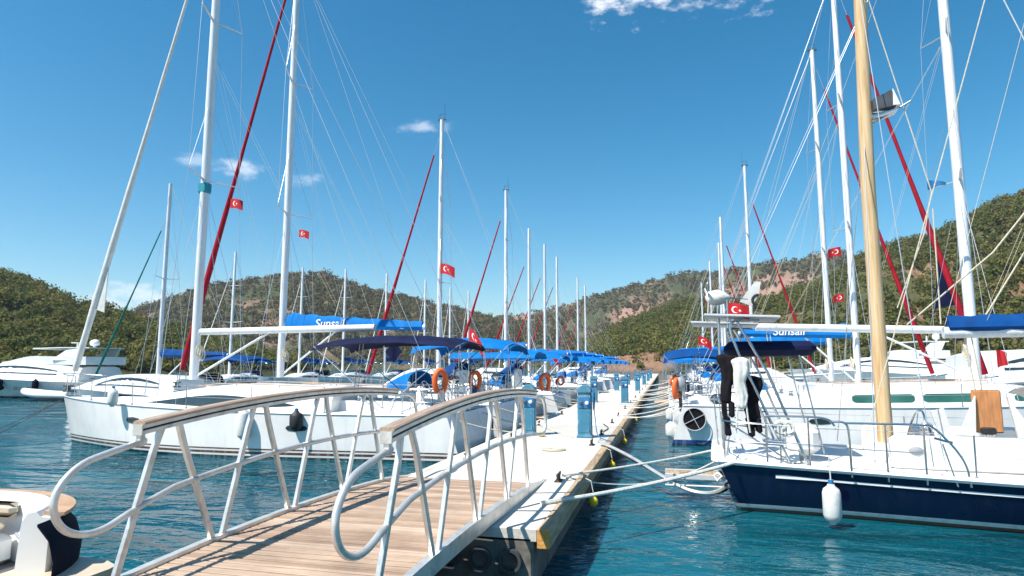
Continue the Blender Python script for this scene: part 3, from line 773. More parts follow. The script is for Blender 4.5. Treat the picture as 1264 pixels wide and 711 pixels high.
def foliage_mat(name, c1, c2, c3):
    m, nt, b = nodes_of(name); N = nt.nodes; L = nt.links
    tc = N.new('ShaderNodeTexCoord'); n1 = N.new('ShaderNodeTexNoise'); n1.inputs['Scale'].default_value = .12; n1.inputs['Detail'].default_value = 4
    L.new(tc.outputs['Object'], n1.inputs['Vector'])
    ge = N.new('ShaderNodeNewGeometry')
    ad = N.new('ShaderNodeMath'); ad.operation = 'MULTIPLY_ADD'; L.new(ge.outputs['Random Per Island'], ad.inputs[0]); ad.inputs[1].default_value = .22; L.new(n1.outputs['Fac'], ad.inputs[2])
    cr = N.new('ShaderNodeValToRGB'); e = cr.color_ramp.elements; e[0].position = .38; e[0].color = (*c1, 1); e[1].position = .84; e[1].color = (*c3, 1); k = e.new(.56); k.color = (*c2, 1); k = e.new(.72); k.color = (c2[0]*1.45, c2[1]*1.0, c2[2]*1.3, 1)
    L.new(ad.outputs[0], cr.inputs['Fac']); L.new(cr.outputs['Color'], b.inputs['Base Color'])
    b.inputs['Roughness'].default_value = .8; b.inputs['Specular IOR Level'].default_value = .2
    tr_ = N.new('ShaderNodeBsdfTranslucent'); L.new(cr.outputs['Color'], tr_.inputs['Color']); ms = N.new('ShaderNodeMixShader'); ms.inputs['Fac'].default_value = .35
    L.new(b.outputs[0], ms.inputs[1]); L.new(tr_.outputs[0], ms.inputs[2]); L.new(ms.outputs[0], N['Material Output'].inputs['Surface'])
    return m
FOL = foliage_mat('pine foliage', (.048, .068, .016), (.115, .138, .030), (.215, .218, .058))
FOL2 = foliage_mat('dry maquis foliage', (.070, .080, .034), (.135, .135, .056), (.225, .180, .095))
rng = np.random.default_rng(5)
def fbm(x, y, s, o=4): return noise.fractal(Vector((x*s, y*s, 3.7)), 1.0, 2.0, o)

def hill(name, prof, r0, r1, material, shape=.85, tree_h=4.0, noise_amp=.10, nscale=.02, back=.35, wood=None, bare=None, seed=0):
    azs = [a for a, t in prof]; tans = [t for a, t in prof]
    def rh(a): return max(0, 2.3+np.interp(a, azs, tans)*r1-tree_h)
    def height(a, q):
        """q 0 shore, 1 ridge, >1 behind the ridge"""
        x = math.sin(R(a))*(r0+(r1-r0)*q); y = math.cos(R(a))*(r0+(r1-r0)*q)
        H = rh(a)
        if q <= 1:
            q0 = max(q, 0); f = q0**shape
            n_ = fbm(x+seed, y, nscale)*noise_amp*H*math.sin(PI*q0)
            rid = abs(fbm(a*14+seed, q*.6, .09, 5))*noise_amp*H*1.2*max(0, math.sin(PI*q0))**.7
            z = H*f+n_-rid
        else: z = H*(1-(q-1)*.6)
        z += fbm(x, y, nscale*6, 3)*H*.018*min(1, q*2)
        return x, y, max(z, -1.0)
    na = int((azs[-1]-azs[0])/.3); nq = 60
    pts = [[Vector(height(lerp(azs[0], azs[-1], i/na), -0.03+(1+back+.03)*j/nq if j else -0.03)) for j in range(nq+1)] for i in range(na+1)]
    for row in pts: row[0].z = -3
    mb = MB().grid(pts)
    h = mb.build(name, material, angle=180, recalc=False); h['kind'] = 'structure'
    if wood:
        n, rad, nq_, qs, mt, wname = wood
        V = []
        cnt = 0; tries = 0
        C = []
        while cnt < n and tries < n*5:
            tries += 1
            a = rng.uniform(azs[0], azs[-1]); q = rng.uniform(0, 1.08)**.8
            x, y, z = height(a, q)
            if z < .8: continue
            if bare is not None:
                (bx, by, bz), br = bare
                if math.dist((x, y, z), (bx, by, bz)) < br*rng.uniform(.5, 1.15) and rng.random() < .93: continue
            if fbm(x+seed*3, y, .018, 3) > .26 and rng.random() < .8: continue
            C.append((x, y, z, rad*min(1.9, rng.lognormal(-.1, .42)))); cnt += 1
        C = np.array(C); k = nq_
        m_ = len(C)*k
        cc = np.repeat(C, k, axis=0)
        # leaf clumps spread over an uneven crown made of lobes
        d = rng.normal(size=(m_, 3)); d[:, 2] = np.abs(d[:, 2])*.9-.25; d /= np.linalg.norm(d, axis=1)[:, None]
        rr = cc[:, 3]*rng.uniform(.55, 1.15, m_)
        pos = cc[:, :3]+d*rr[:, None]*np.array([1, 1, .95])+np.array([0, 0, 1])*(cc[:, 3]*.75)[:, None]
        nrm = d+rng.normal(size=(m_, 3))*.45; nrm /= np.linalg.norm(nrm, axis=1)[:, None]
        up = rng.normal(size=(m_, 3)); u = np.cross(nrm, up); u /= np.linalg.norm(u, axis=1)[:, None]; v = np.cross(nrm, u)
        s = (qs*rng.uniform(.6, 1.3, m_))[:, None]
        quad = np.stack([pos-u*s-v*s*.7, pos+u*s*.9-v*s, pos+u*s+v*s*.8, pos-u*s*.8+v*s], axis=1).reshape(-1, 3)
        me = bpy.data.meshes.new(wname); me.vertices.add(len(quad)); me.vertices.foreach_set('co', quad.astype(np.float32).ravel())
        me.loops.add(len(quad)); me.loops.foreach_set('vertex_index', np.arange(len(quad), dtype=np.int32))
        me.polygons.add(m_); me.polygons.foreach_set('loop_start', np.arange(0, len(quad), 4, dtype=np.int32))
        me.update(calc_edges=True); me.materials.append(mt)
        ob = bpy.data.objects.new(wname, me); COL.objects.link(ob); ob['kind'] = 'stuff'
        return h, ob
    return h, None
HL = hill_mat('hill floor dark', (.05, .06, .022), (.10, .10, .045), (.22, .15, .10), -.08, .02)
HR = hill_mat('hill floor right', (.07, .08, .03), (.13, .125, .055), (.34, .20, .13), .03, .012, bare=((-14, 268, 5), 20))
HM = hill_mat('hill floor middle', (.055, .072, .035), (.11, .115, .055), (.27, .18, .13), .045, .009)
HF = hill_mat('hill floor far', (.06, .075, .04), (.11, .11, .06), (.33, .21, .16), .075, .006)
o, wd = hill('hill', [(-80, .10), (-70, .13), (-62, .125), (-54.85, .121), (-52.26, .1185), (-50.15, .1085), (-47.9, .0905), (-44.77, .0774), (-41.99, .0629), (-38.48, .0454), (-34.76, .0256), (-30.88, .0083), (-29, 0)], 170, 330, HL, .9, 3.5, wood=(4600, 1.95, 84, .31, FOL, 'pine_wood'), seed=3)
tag(wd, 'dark green pine wood covering the near hill on the left', 'wood')
o, wd = hill('hill', [(-9.5, 0), (-8.4, .0149), (-6.96, .0336), (-4.08, .0645), (-1.25, .0826), (2.22, .1040), (5.59, .098), (9.44, .107), (13.14, .128), (15.53, .155), (17.76, .1685), (20.45, .1777), (23.02, .1966), (25.0, .2145), (26.12, .2194), (29.01, .2268), (31.76, .2214), (45, .21), (60, .17)], 250, 520, HR, .8, 4.0, wood=(10500, 2.25, 54, .42, FOL, 'pine_wood'), bare=((-14, 268, 5), 22), seed=11)
tag(wd, 'green pine wood on the steep hillside behind the right hand yachts', 'wood')
o, wd = hill('hill', [(-60, .05), (-46.25, .0549), (-43.16, .0809), (-39.28, .1138), (-36.27, .1249), (-33.77, .1356), (-29.82, .1424), (-27.06, .1255), (-22.83, .1084), (-18.52, .093), (-14.89, .0755), (-11.26, .0653), (-6.95, .0399), (-2, .02)], 480, 720, HM, .85, 3.0, wood=(9500, 2.4, 22, .68, FOL2, 'maquis_scrub'), seed=23)
tag(wd, 'brown green scrub over the middle rounded hill', 'scrub')
o, wd = hill('hill', [(-24, .05), (-19.94, .0649), (-14.89, .0755), (-11.26, .0844), (-8.35, .0981), (-5.46, .1127), (-1.18, .1289), (1, .141), (2.29, .1431), (4.5, .140), (7.61, .1509), (10.76, .1534), (13.79, .1635), (16.58, .1457), (20.22, .1185), (30, .08)], 700, 1000, HF, .8, 2.0, noise_amp=.16, wood=(6500, 2.6, 18, .85, FOL2, 'maquis_scrub'), seed=31)
tag(wd, 'sparse scrub on the far rocky reddish ridge', 'scrub')

# ================================================================== pier
DZ = .60; PXL, PXR, PY0 = -3.95, -1.22, 6.85
pier = thing('pier', 'long pale concrete floating pier with timber edge beams running to the far shore', 'pier', ((PXL+PXR)/2, PY0, 0))
pc = (PXL+PXR)/2
n_sec = 12; sl_ = 12.0
for k in range(n_sec):
    y0 = k*sl_+.015; ln = sl_-.03
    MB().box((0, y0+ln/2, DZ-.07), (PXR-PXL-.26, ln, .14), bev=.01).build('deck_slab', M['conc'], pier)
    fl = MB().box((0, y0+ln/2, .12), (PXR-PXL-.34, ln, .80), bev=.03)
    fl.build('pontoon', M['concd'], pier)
for s in (-1, 1):
    for k in range(24):
        y0 = k*6+.01
        MB().box((s*((PXR-PXL)/2-.06), y0+3, DZ-.095), (.14, 5.98, .2), bev=.012).build('edge_beam', M['timber'] if s > 0 else M['conc'], pier)
MB().box(((PXR-PXL)/2-.06, -.012, DZ-.095), (.13, .02, .19), bev=.004).build('beam_end', M['endgrain'], pier)
for i, x in enumerate((-.62, -.32, -.02, .28, .62, .95)):
    mt = Matrix.Translation((x, .0, .27)) @ Matrix.Rotation(PI/2, 4, 'X')
    MB().lathe([(.125, -.03), (.125, .06), (.095, .06), (.095, -.02), (0, -.02)], n=20, mt=mt).build('pipe_socket', M['dgrey'], pier)
for k in range(1, n_sec): MB().box((0, k*sl_, DZ-.05), (PXR-PXL-.3, .03, .09)).build('joint_seal', M['black'], pier)

def cleat(x, y, label, rz=0):
    t = thing('mooring_cleat', label, 'cleat', (x, y, DZ), rz, 'mooring cleats on the pier')
    MB().box((0, 0, .012), (.10, .24, .02), bev=.006).build('base_plate', M['cast'], t)
    MB().tube([(0, -.06, .01), (0, -.06, .09)], .022, 8).tube([(0, .06, .01), (0, .06, .09)], .022, 8).tube([(0, -.17, .115), (0, -.09, .095), (0, .09, .095), (0, .17, .115)], [.014, .024, .024, .014], 8).build('horn', M['cast'], t)
    return t
CY = [9.7, 14.2, 16.4, 19.8, 22.6, 26.5, 31, 36, 42, 48, 55, 62]
for i, y in enumerate(CY):
    cleat(PXR-.36, y, ['iron cleat on the pier edge right after the gangway end', 'iron cleat on the pier edge in front of the nearest blue pedestal', 'iron cleat beside the foot of the nearest blue pedestal'][i] if i < 3 else f'small dark iron cleat on the right pier edge, {["fourth", "fifth", "sixth", "seventh", "eighth", "ninth", "tenth", "eleventh", "last"][i-3]} from the gangway')
for i, y in enumerate([11.6, 15.2, 18.6, 22.9, 27.5, 33]):
    cleat(PXL+.36, y, f'small iron cleat on the left pier edge, {["nearest to", "second from", "third from", "fourth from", "fifth from", "sixth from"][i]} the gangway')

def pedestal(x, y, label, rz=0, h=1.25):
    t = thing('power_pedestal', label, 'power pedestal', (x, y, DZ), rz, 'blue service pedestals along the pier')
    MB().box((0, 0, .03), (.38, .32, .06), bev=.015).build('plinth', M['pedb'], t)
    body = MB()
    body.loft([[Vector((w_*sx*.88, d_*sy, z)) for sx, sy in ((-1, -.8), (-.9, -1), (.9, -1), (1, -.8), (1, .8), (.9, 1), (-.9, 1), (-1, .8))] for z, w_, d_ in ((.05, .19, .13), (h*.78, .19, .13), (h*.8, .175, .12), (h*.86, .175, .12))])
    body.build('cabinet', M['pedb'], t, angle=30)
    cap = MB().loft([[Vector((.18*math.cos(a)*k, yy, h*.86+.17*max(0, math.sin(a))*k)) for a in np.linspace(0, PI, 11)] for yy, k in ((-.15, .93), (-.13, 1), (.13, 1), (.15, .93))])
    cap.build('lamp_hood', M['pedb'], t, angle=40)
    MB().box((0, -.137, h*.66), (.27, .014, .26), bev=.006).build('socket_panel', M['pedd'], t)
    for sx in (-.07, .07):
        MB().lathe([(0, 0), (.045, 0), (.045, .04), (.03, .05), (0, .05)], n=14, mt=Matrix.Translation((sx, -.144, h*.66)) @ Matrix.Rotation(PI/2, 4, 'X')).build('power_socket', M['flagw'] if sx > 0 else M['dgrey'], t)
    MB().box((0, -.134, h*.3), (.24, .01, .5), bev=.004).build('access_door', M['pedb'], t)
    MB().tube([(.1, -.13, h*.18), (.1, -.18, h*.18), (.1, -.18, h*.14)], .014, 8).build('water_tap', M['steel'], t)
    return t
pedestal(-1.90, 15.7, 'nearest blue service pedestal with a blue hose coiled on its side')
pedestal(-3.32, 15.9, 'blue service pedestal half hidden behind the end of the right handrail')
for i, (x, y) in enumerate([(-1.85, 30.9), (-3.3, 31), (-1.85, 46), (-3.3, 46), (-1.85, 61), (-3.3, 61), (-1.85, 76), (-3.3, 76), (-1.85, 92), (-3.3, 92)]):
    pedestal(x, y, f'{["second", "third", "fourth", "fifth", "sixth"][i//2]} blue service pedestal along the {"right" if i % 2 == 0 else "left"} side of the pier')
hz = MB()
for k in range(4): hz.torus((0, .012*k, 0), .16-.012*k, .014, Matrix.Rotation(PI/2, 4, 'Y') @ Matrix.Scale(1.5, 4, (1, 0, 0)), n=24, m=6)
hz.tube(smooth_path([(0, 0, -.2), (.05, -.15, -.5), (.1, -.35, -.83), (.3, -.7, -.87), (.55, -1.0, -.87)]), .013, 6)
single('water_hose', hz, M['pedd'], 'blue water hose hung in a coil on the nearest pedestal', 'hose', (-1.68, 15.7, DZ+.9))
def small_float(x, y, z, label):
    t = thing('mooring_float', label, 'float', (x, y, z), 0, 'yellow floats hung on the pier edge')
    MB().lathe([(0, -.07), (.04, -.065), (.065, -.035), (.074, 0), (.065, .04), (.04, .065), (.016, .08), (.016, .11), (0, .11)], n=16).build('float_body', M['yellow'], t)
    MB().tube([(0, 0, .14), (-.03, 0, .3), (-.12, 0, .34)], .008, 5).build('lanyard', M['rope'], t)
small_float(-1.10, 10.0, .27, 'yellow float hanging on the pier side by the first cleat')
small_float(-1.10, 13.6, .28, 'yellow float hanging on the pier side near the blue pedestal')
small_float(-1.10, 17.9, .28, 'third yellow float along the pier side')
small_float(-1.10, 24.9, .28, 'farthest small yellow float on the pier side')
single('mooring_float', MB().lathe([(0, -.07), (.08, -.05), (.1, 0), (.08, .05), (0, .07)], n=14), M['yellow'], 'yellow float lying on the deck by the left pedestal', 'float', (-2.95, 15.6, DZ+.07))
# coiled line on the deck
cl = MB()
for k in range(5): cl.torus((0, 0, .015+.002*k), .10+.035*k, .015, n=26, m=5)
single('rope_coil', cl, M['ropeb'], 'flat coil of beige rope lying on the pier by the pedestal', 'rope coil', (-2.25, 13.2, DZ))

# ================================================================== gangway
gw = thing('gangway', 'arched gangway with grey timber decking and white tubular truss rails', 'gangway', (-3.085, 1.0, 0), R(-1.3))
GX = (-1.06, 1.08)
def gz(y): return .738-.0130*(y-6.4)**2
def rz_(y): return 2.03-.020*(y-7.2)**2
def mz_(y): return 1.42-.022*(y-7.2)**2
P_ = lambda x, y, z: Vector((x, y-1.0, z))
dk = MB(); y = .9
while y < 9.38:
    sl = (gz(y+.04)-gz(y-.04))/.08
    dk.box((0, y-1.0, gz(y)-.016+random.uniform(-.001, .001)), (2.06+random.uniform(-.006, .006), .097, .03), rx=math.atan(sl), bev=.004)
    y += .116
dk.build('decking', M['planks'], gw, angle=20)
for s, gx in ((-1, GX[0]), (1, GX[1])):
    sec = []
    for i in range(41):
        y = lerp(.8, 9.85, i/40); z = gz(y); k = sm((9.85-y)/1.0); top = z+.03*k+.005; bot = max(z-.01-.105*k, .604 if y > 9 else 0)
        a, b_ = (gx-.035, gx+.035)
        sec.append([P_(a, y, bot), P_(b_, y, bot), P_(b_, y, top), P_(a, y, top)])
    MB().loft(sec).build('stringer', M['galv'], gw, angle=30)
    # truss posts
    tops = [4.66, 5.85, 7.03, 8.2]; feet = [5.31, 6.49, 7.66, 8.78]
    for tp, ft in zip(tops, feet):
        for dt, df in ((.09, -.07+.0), (-.09, None)):
            if df is None: f0 = ft-1.18+.07; t0 = tp-.09
            else: f0 = ft-.07; t0 = tp+.09
            if min(f0, t0) < 3.3: continue
            a = P_(gx, f0, gz(f0)+.03); b_ = P_(gx, t0, rz_(t0)-.085)
            c_ = a.lerp(b_, .84)+Vector((s*.012, 0, 0))
            MB().loft([[q_+Vector((ex*.020, ey*.029, 0)) for ex, ey in ((-1, -.8), (-.8, -1), (.8, -1), (1, -.8), (1, .8), (.8, 1), (-.8, 1), (-1, .8))] for q_ in (a, a.lerp(c_, .5), c_, b_)]).build('rail_post', M['galv'], gw, angle=30)
            MB().box(a-Vector((0, 0, .004)), (.062, .11, .012), bev=.004).build('post_foot', M['galv'], gw)
    # hand rail: timber cap on an aluminium double channel
    cap = []; ch1 = []; ch2 = []; web = []
    for i in range(31):
        y = lerp(4.33, 9.15, i/30); z = rz_(y)
        def rect(x0, x1, z0, z1): return [P_(gx+x0, y, z+z0), P_(gx+x1, y, z+z0), P_(gx+x1, y, z+z1), P_(gx+x0, y, z+z1)]
        cap.append([P_(gx-.055, y, z-.026), P_(gx+.055, y, z-.026), P_(gx+.06, y, z-.008), P_(gx+.045, y, z+.003), P_(gx-.045, y, z+.003), P_(gx-.06, y, z-.008)])
        ch1.append(rect(-.04, .04, -.058, -.028)); ch2.append(rect(-.04, .04, -.105, -.075)); web.append(rect(-.022, .022, -.0755, -.0575))
    MB().loft(cap).build('handrail', M['handrail'], gw, angle=30)
    MB().loft(ch1).loft(ch2).build('rail_channel', M['galv'], gw, angle=30)
    MB().loft(web).build('rail_web', M['black'], gw, angle=30)
    MB().box(P_(gx, 4.322, rz_(4.33)-.068), (.094, .012, .085), bev=.003).box(P_(gx, 4.355, rz_(4.355)-.15), (.05, .05, .10), bev=.006).build('end_bracket', M['galv'], gw)
    loop = smooth_path([P_(gx, 4.40, rz_(4.37)-.16), P_(gx, 4.1, 1.66), P_(gx, 3.80, 1.60), P_(gx, 3.62, 1.40), P_(gx, 3.72, 1.16), P_(gx, 4.0, 1.07), P_(gx, 4.35, 1.19), P_(gx, 4.75, mz_(4.75))], 4)
    path = loop+[P_(gx, y, mz_(y)) for y in np.linspace(4.95, 9.3, 18)]
    path += smooth_path([P_(gx, 9.4, mz_(9.4)), P_(gx, 9.78, 1.29), P_(gx, 9.92, 1.4), P_(gx, 9.88, 1.72), P_(gx, 9.6, 1.86), P_(gx, 9.15, rz_(9.15)-.09)], 3)
    MB().tube(path, .026, 10).build('middle_rail', M['galv'], gw)
fr = MB()
for y in np.arange(1.2, 9, 1.18): fr.box(P_(0, y, gz(y)-.085), (2.05, .06, .08))
fr.build('cross_beam', M['galv'], gw)
# quay the gangway starts from, behind the viewer
q = MB().box((-4, -6, -.45), (26, 14.2, 2.0), bev=.03).build('quay', M['conc']); q['kind'] = 'structure'

# ================================================================== yachts on the left, bows away to the left
SAIL = 'Sunsail'
P0 = dict(L=13.6, B=4.1, fs=1.12, fb=1.38, mast=(8.9, 17.9), mast_r=.15, spreaders=[(8.0, 1.15, .35), (13.2, .95, .3)], roof=(3.6, 11.6, 1.45, .62), roof_fwd=.62,
          windows=[(4.6, 9.6, .08, .60, 'lens')], stay=(13.45, .985, .10, M['whitec']), boom=(3.32, 5.8, .05, None), cockpit=(.6, 3.6, .7), wheels=[-.8, .8], hull=M['hull_white'],
          bimini=(.2, 4.4, 1.15, 2.84, M['navyc'], .10), ports=[4.2, 9.4], clew=(4.1, .42, 1.6, M['whitec']), mast_foot=1.9, wire_r=.008, backstay='twin', boom_r=.1)
sailboat(P0, 'nearest left yacht, white furled headsail and dark lens shaped cabin window', (-4.75, 16.55, 0), PI)
P1 = dict(P0, L=13.4, mast=(8.85, 18.3), stay=(13.25, .985, .115, M['redc']), boom=(3.75, 5.6, -.1, M['blue']), text=(SAIL, 1, .34, .34), bimini=(-.1, 3.2, 1.5, 2.95, M['blue'], .2), hood=(3.5, 1.2, .62, M['blue']),
          ports=[4.5, 6.8], clew=None, cover_h=(.55, .2), windows=[(4.4, 8.9, .15, .55, 'band')], hull=M['hull_plain'], roof=(3.6, 11.2, 1.4, .5)); P1.pop('clew')
sailboat(P1, 'second left yacht with red furled headsail and lettered blue boom cover', (-4.8, 21.0, 0), PI)
PS = dict(L=10.9, B=3.5, fs=1.0, fb=1.25, mast=(6.45, 15.3), mast_r=.15, spreaders=[(6.6, .95, .3), (10.9, .8, .25)], roof=(3.0, 8.6, 1.15, .45), windows=[(3.8, 6.8, .15, .55, 'band')], stay=(10.5, .93, .10, M['redc']),
          boom=(3.3, 4.6, 0, M['blue']), cockpit=(.5, 3.0, .6), wheels=[0], hull=M['hull_blue'], bimini=(-.1, 2.7, 1.3, 2.75, M['blue'], .18), hood=(3.0, 1.05, .55, M['blue']), lod=1, cover_h=(.45, .16), wire_r=.009)
sailboat(PS, 'third masted yacht on the left with red furled headsail and blue canopy', (-4.7, 31, 0), PI)
b4 = sailboat(dict(PS, L=9.9, mast=(5.75, 14.4), stay=(9.6, .9, .10, M['redc']), boom=(3.1, 4.2, 0, M['blue']), bimini=(-.1, 2.5, 1.2, 2.6, M['blue'], .18), lod=1), 'mid distance yacht on the left whose red headsail runs up to a single bare mast', (-4.6, 42, 0), PI)
P5 = dict(PS, L=10, lod=2, mast=(5.7, 13.4), stay=(9.6, .8, .09, M['redc']), spreaders=[(7.5, .9, .2)])
far_l = sailboat(P5, 'fifth masted yacht on the left, blue canopy, red headsail', (-4.7, 50, 0), PI)
for y, ttl, rr in ((57, 'sixth masted yacht on the left with its mast close beside a taller one', 0), (64, 'seventh masted yacht on the left carrying the taller mast of the pair', .02), (80, 'far yacht on the left side, first of the last close pair of masts', 0), (88, 'farthest yacht on the left side, thinner mast of the last pair', 0)):
    copy_tree(far_l, ttl, (-4.7, y, 0), PI+rr)

# ------------------------------------------------------------------ motor cruisers
def cruiser(label, loc, rz, L=9.5, B=3.2, top=M['blue'], hullm=None, roof=1.05, group='motor cruisers moored stern to the pier'):
    t = thing('motor_cruiser', label, 'motor cruiser', loc, rz, group)
    def half(u): return B/2*(lerp(.93, 1, sm(u/.3)) if u < .35 else max(0, 1-((u-.35)/.65)**2.3)**.85)
    def sh(u): return 1.0+.45*u**1.5
    rings = []
    for i in range(19):
        u = i/18
        row = []
        for k in (0, .15, .4, .7, 1, 1.3):
            z = sh(u)*(1-k) if k <= 1 else -(k-1); w_ = 1-.22*k*(1+u*1.2) if k <= 1 else .5
            row.append(Vector((u*L-.8*min(k, 1)*sm((u-.5)/.5)**2, max(.0, half(u)*w_), z)))
        rings.append(row+[Vector((p.x, -p.y, p.z)) for p in reversed(row)])
    h = MB().loft(rings, closed=False, caps=False); h.f.append(tuple(range(12))); h.build('hull', hullm or M['hull_blue'], t, angle=50)
    rows = []
    for i in range(19):
        u = i/18; x = u*L; b = max(half(u)-.01, .002); inn = x < L*.36
        rows.append([Vector((x, -b, sh(u))), Vector((x, -b*.86, sh(u))), Vector((x, -b*.85, sh(u)-(.55 if inn else 0))), Vector((x, b*.85, sh(u)-(.55 if inn else 0))), Vector((x, b*.86, sh(u))), Vector((x, b, sh(u)))])
    MB().grid(rows).build('deck', M['deck'], t, angle=30)
    def cab(u):
        x = L*(.34+.44*u); w_ = B*.37*(1-.35*u); hh = roof*(1-.03*u) if u < .45 else roof*max(.1, 1-.95*sm((u-.45)/.5)); return x, w_, hh, sh(.34+.44*u)
    rr = []
    for i in range(15):
        x, w_, hh, z = cab(i/14)
        rr.append([Vector((x, -w_, z-.05)), Vector((x, -w_*.95, z+hh*.55)), Vector((x, -w_*.82, z+hh*.93)), Vector((x, -w_*.5, z+hh)), Vector((x, w_*.5, z+hh)), Vector((x, w_*.82, z+hh*.93)), Vector((x, w_*.95, z+hh*.55)), Vector((x, w_, z-.05))])
    MB().loft(rr).build('cabin', M['gel'], t, angle=40)
    for s in (-1, 1):
        g = []
        for i in range(9):
            x, w_, hh, z = cab(.04+.6*i/8); k = min(1, (8-i)/2.5)
            g.append([Vector((x, s*(w_*.955+.012), z+hh*.40)), Vector((x, s*(w_*.86+.012), z+hh*(.40+.42*max(.05, k)))) ])
        MB().grid(g, .006, (0, s, 0)).build('window', M['glass'], t)
    ws = []
    for i in range(6):
        x, w_, hh, z = cab(.50+.34*i/5); ws.append([Vector((x+.03, yy*w_*.68, z+hh*(.99-.03*abs(yy))+.03)) for yy in (-1, -.5, 0, .5, 1)])
    MB().grid(ws, .01).build('windscreen', M['glass'], t)
    if top:
        MB().grid([[Vector((lerp(-.1, L*.36, i/8), B*.43*j/5, sh(0)+1.75+.12*(1-(abs(j)/5)**2)-(.14 if abs(j) == 5 else 0)+.012*math.sin(i*2+j))) for j in range(-5, 6)] for i in range(9)], .02).build('bimini', top, t, angle=60)
        for s in (-1, 1):
            f = MB()
            for x in (.1, L*.17, L*.33): f.tube([(L*.17, s*B*.43, sh(0)), (x, s*B*.42, sh(0)+1.72)], .014, 6)
            f.build('bimini_frame', M['steel'], t)
    MB().grid([[Vector((L*.34+.9*i/5, B*.36*math.cos(PI*j/8), sh(.36)+roof*.8+.55*math.sin(PI*j/8)**.5*(1-(i/5)**2))) for j in range(9)] for i in range(6)], .015).build('sprayhood', M['dblue'], t, angle=60)
    r = MB()
    for s in (-1, 1):
        pts = [Vector((u*L, s*(half(u)-.04), sh(u)+.5)) for u in np.linspace(.45, .97, 8)]
        r.tube(pts, .013, 5)
        for q_ in pts: r.tube([q_, q_-Vector((0, 0, .5))], .011, 5)
    r.build('bow_rail', M['steel'], t)
    MB().box((-.45, 0, .32), (.9, B*.8, .07), bev=.02).build('swim_platform', M['teak'], t)
    return t
c1 = cruiser('motor cruiser with blue canopy tied up between the second and third left hand yachts', (-5.0, 25.9, 0), PI)
c2 = copy_tree(c1, 'motor cruiser with blue canopy just beyond the third left hand yacht', (-5.0, 36.4, 0), PI)
for y in (70, 75.5, 95): copy_tree(c1, {70: 'small far motor cruiser on the left before the last pair of masts', 75.5: 'second small far motor cruiser on the left next to the last pair of masts', 95: 'farthest motor cruiser on the left near the end of the pier'}[y], (-5.0, y, 0), PI)

# ------------------------------------------------------------------ row of yachts behind, on the left
PB = dict(L=11, B=3.6, fs=1.0, fb=1.3, mast=(6.3, 12.7), mast_r=.13, spreaders=[(6.2, .9, .2), (9.5, .7, .2)], roof=(3.0, 8.8, 1.2, .5), windows=[(3.8, 7.2, .15, .55, 'band')], stay=(10.7, .97, .07, M['greenc']),
          boom=(2.9, 4.4, 0, M['dblue']), cockpit=(.5, 3.0, .6), hull=M['hull_plain'], bimini=(0, 2.7, 1.3, 2.6, M['dblue']), hood=(3.0, 1.05, .5, M['navyc']), lod=2, wire_r=.009)
GB = 'sailing yachts on the pontoon behind'
sailboat(dict(PB, mast=(6.3, 12.7), stay=(10.7, .82, .07, M['greenc']), spreaders=[(7.2, .9, .2)], L=11), 'yacht behind on the left whose slanting stay is dark green', (-33.6+12.6, 30.3, 0), PI, GB)
bb = sailboat(dict(PB, mast=(6.3, 12.6), stay=(10.7, .9, .06, M['whitec'])), 'white yacht on the back pontoon with the thin mast left of the middle hill top', (-37.6, 56.3, 0), -PI/2, GB)
for x, y, s, ttl in ((-36.9, 66, 1, 'white back pontoon yacht, mast just right of the front row second mast'), (-32.6, 68, 1, 'white yacht on the back pontoon, second thin mast right of the blue lettered cover'), (-29.6, 72, 1, 'white yacht on the back pontoon, third thin mast over the blue lettered cover'),
                     (-27.9, 78, 1, 'white yacht on the back pontoon, fourth thin mast over the blue lettered cover'), (-27.2, 86, 1, "white back pontoon yacht, mast just left of the third yacht's red headsail"), (-25.7, 90, 1, "white back pontoon yacht, mast just right of the third yacht's red headsail"), (-21.6, 94, 1, 'farthest white yacht on the back pontoon')):
    copy_tree(bb, ttl, (x, y, 0), -PI/2+random.uniform(-.05, .05))

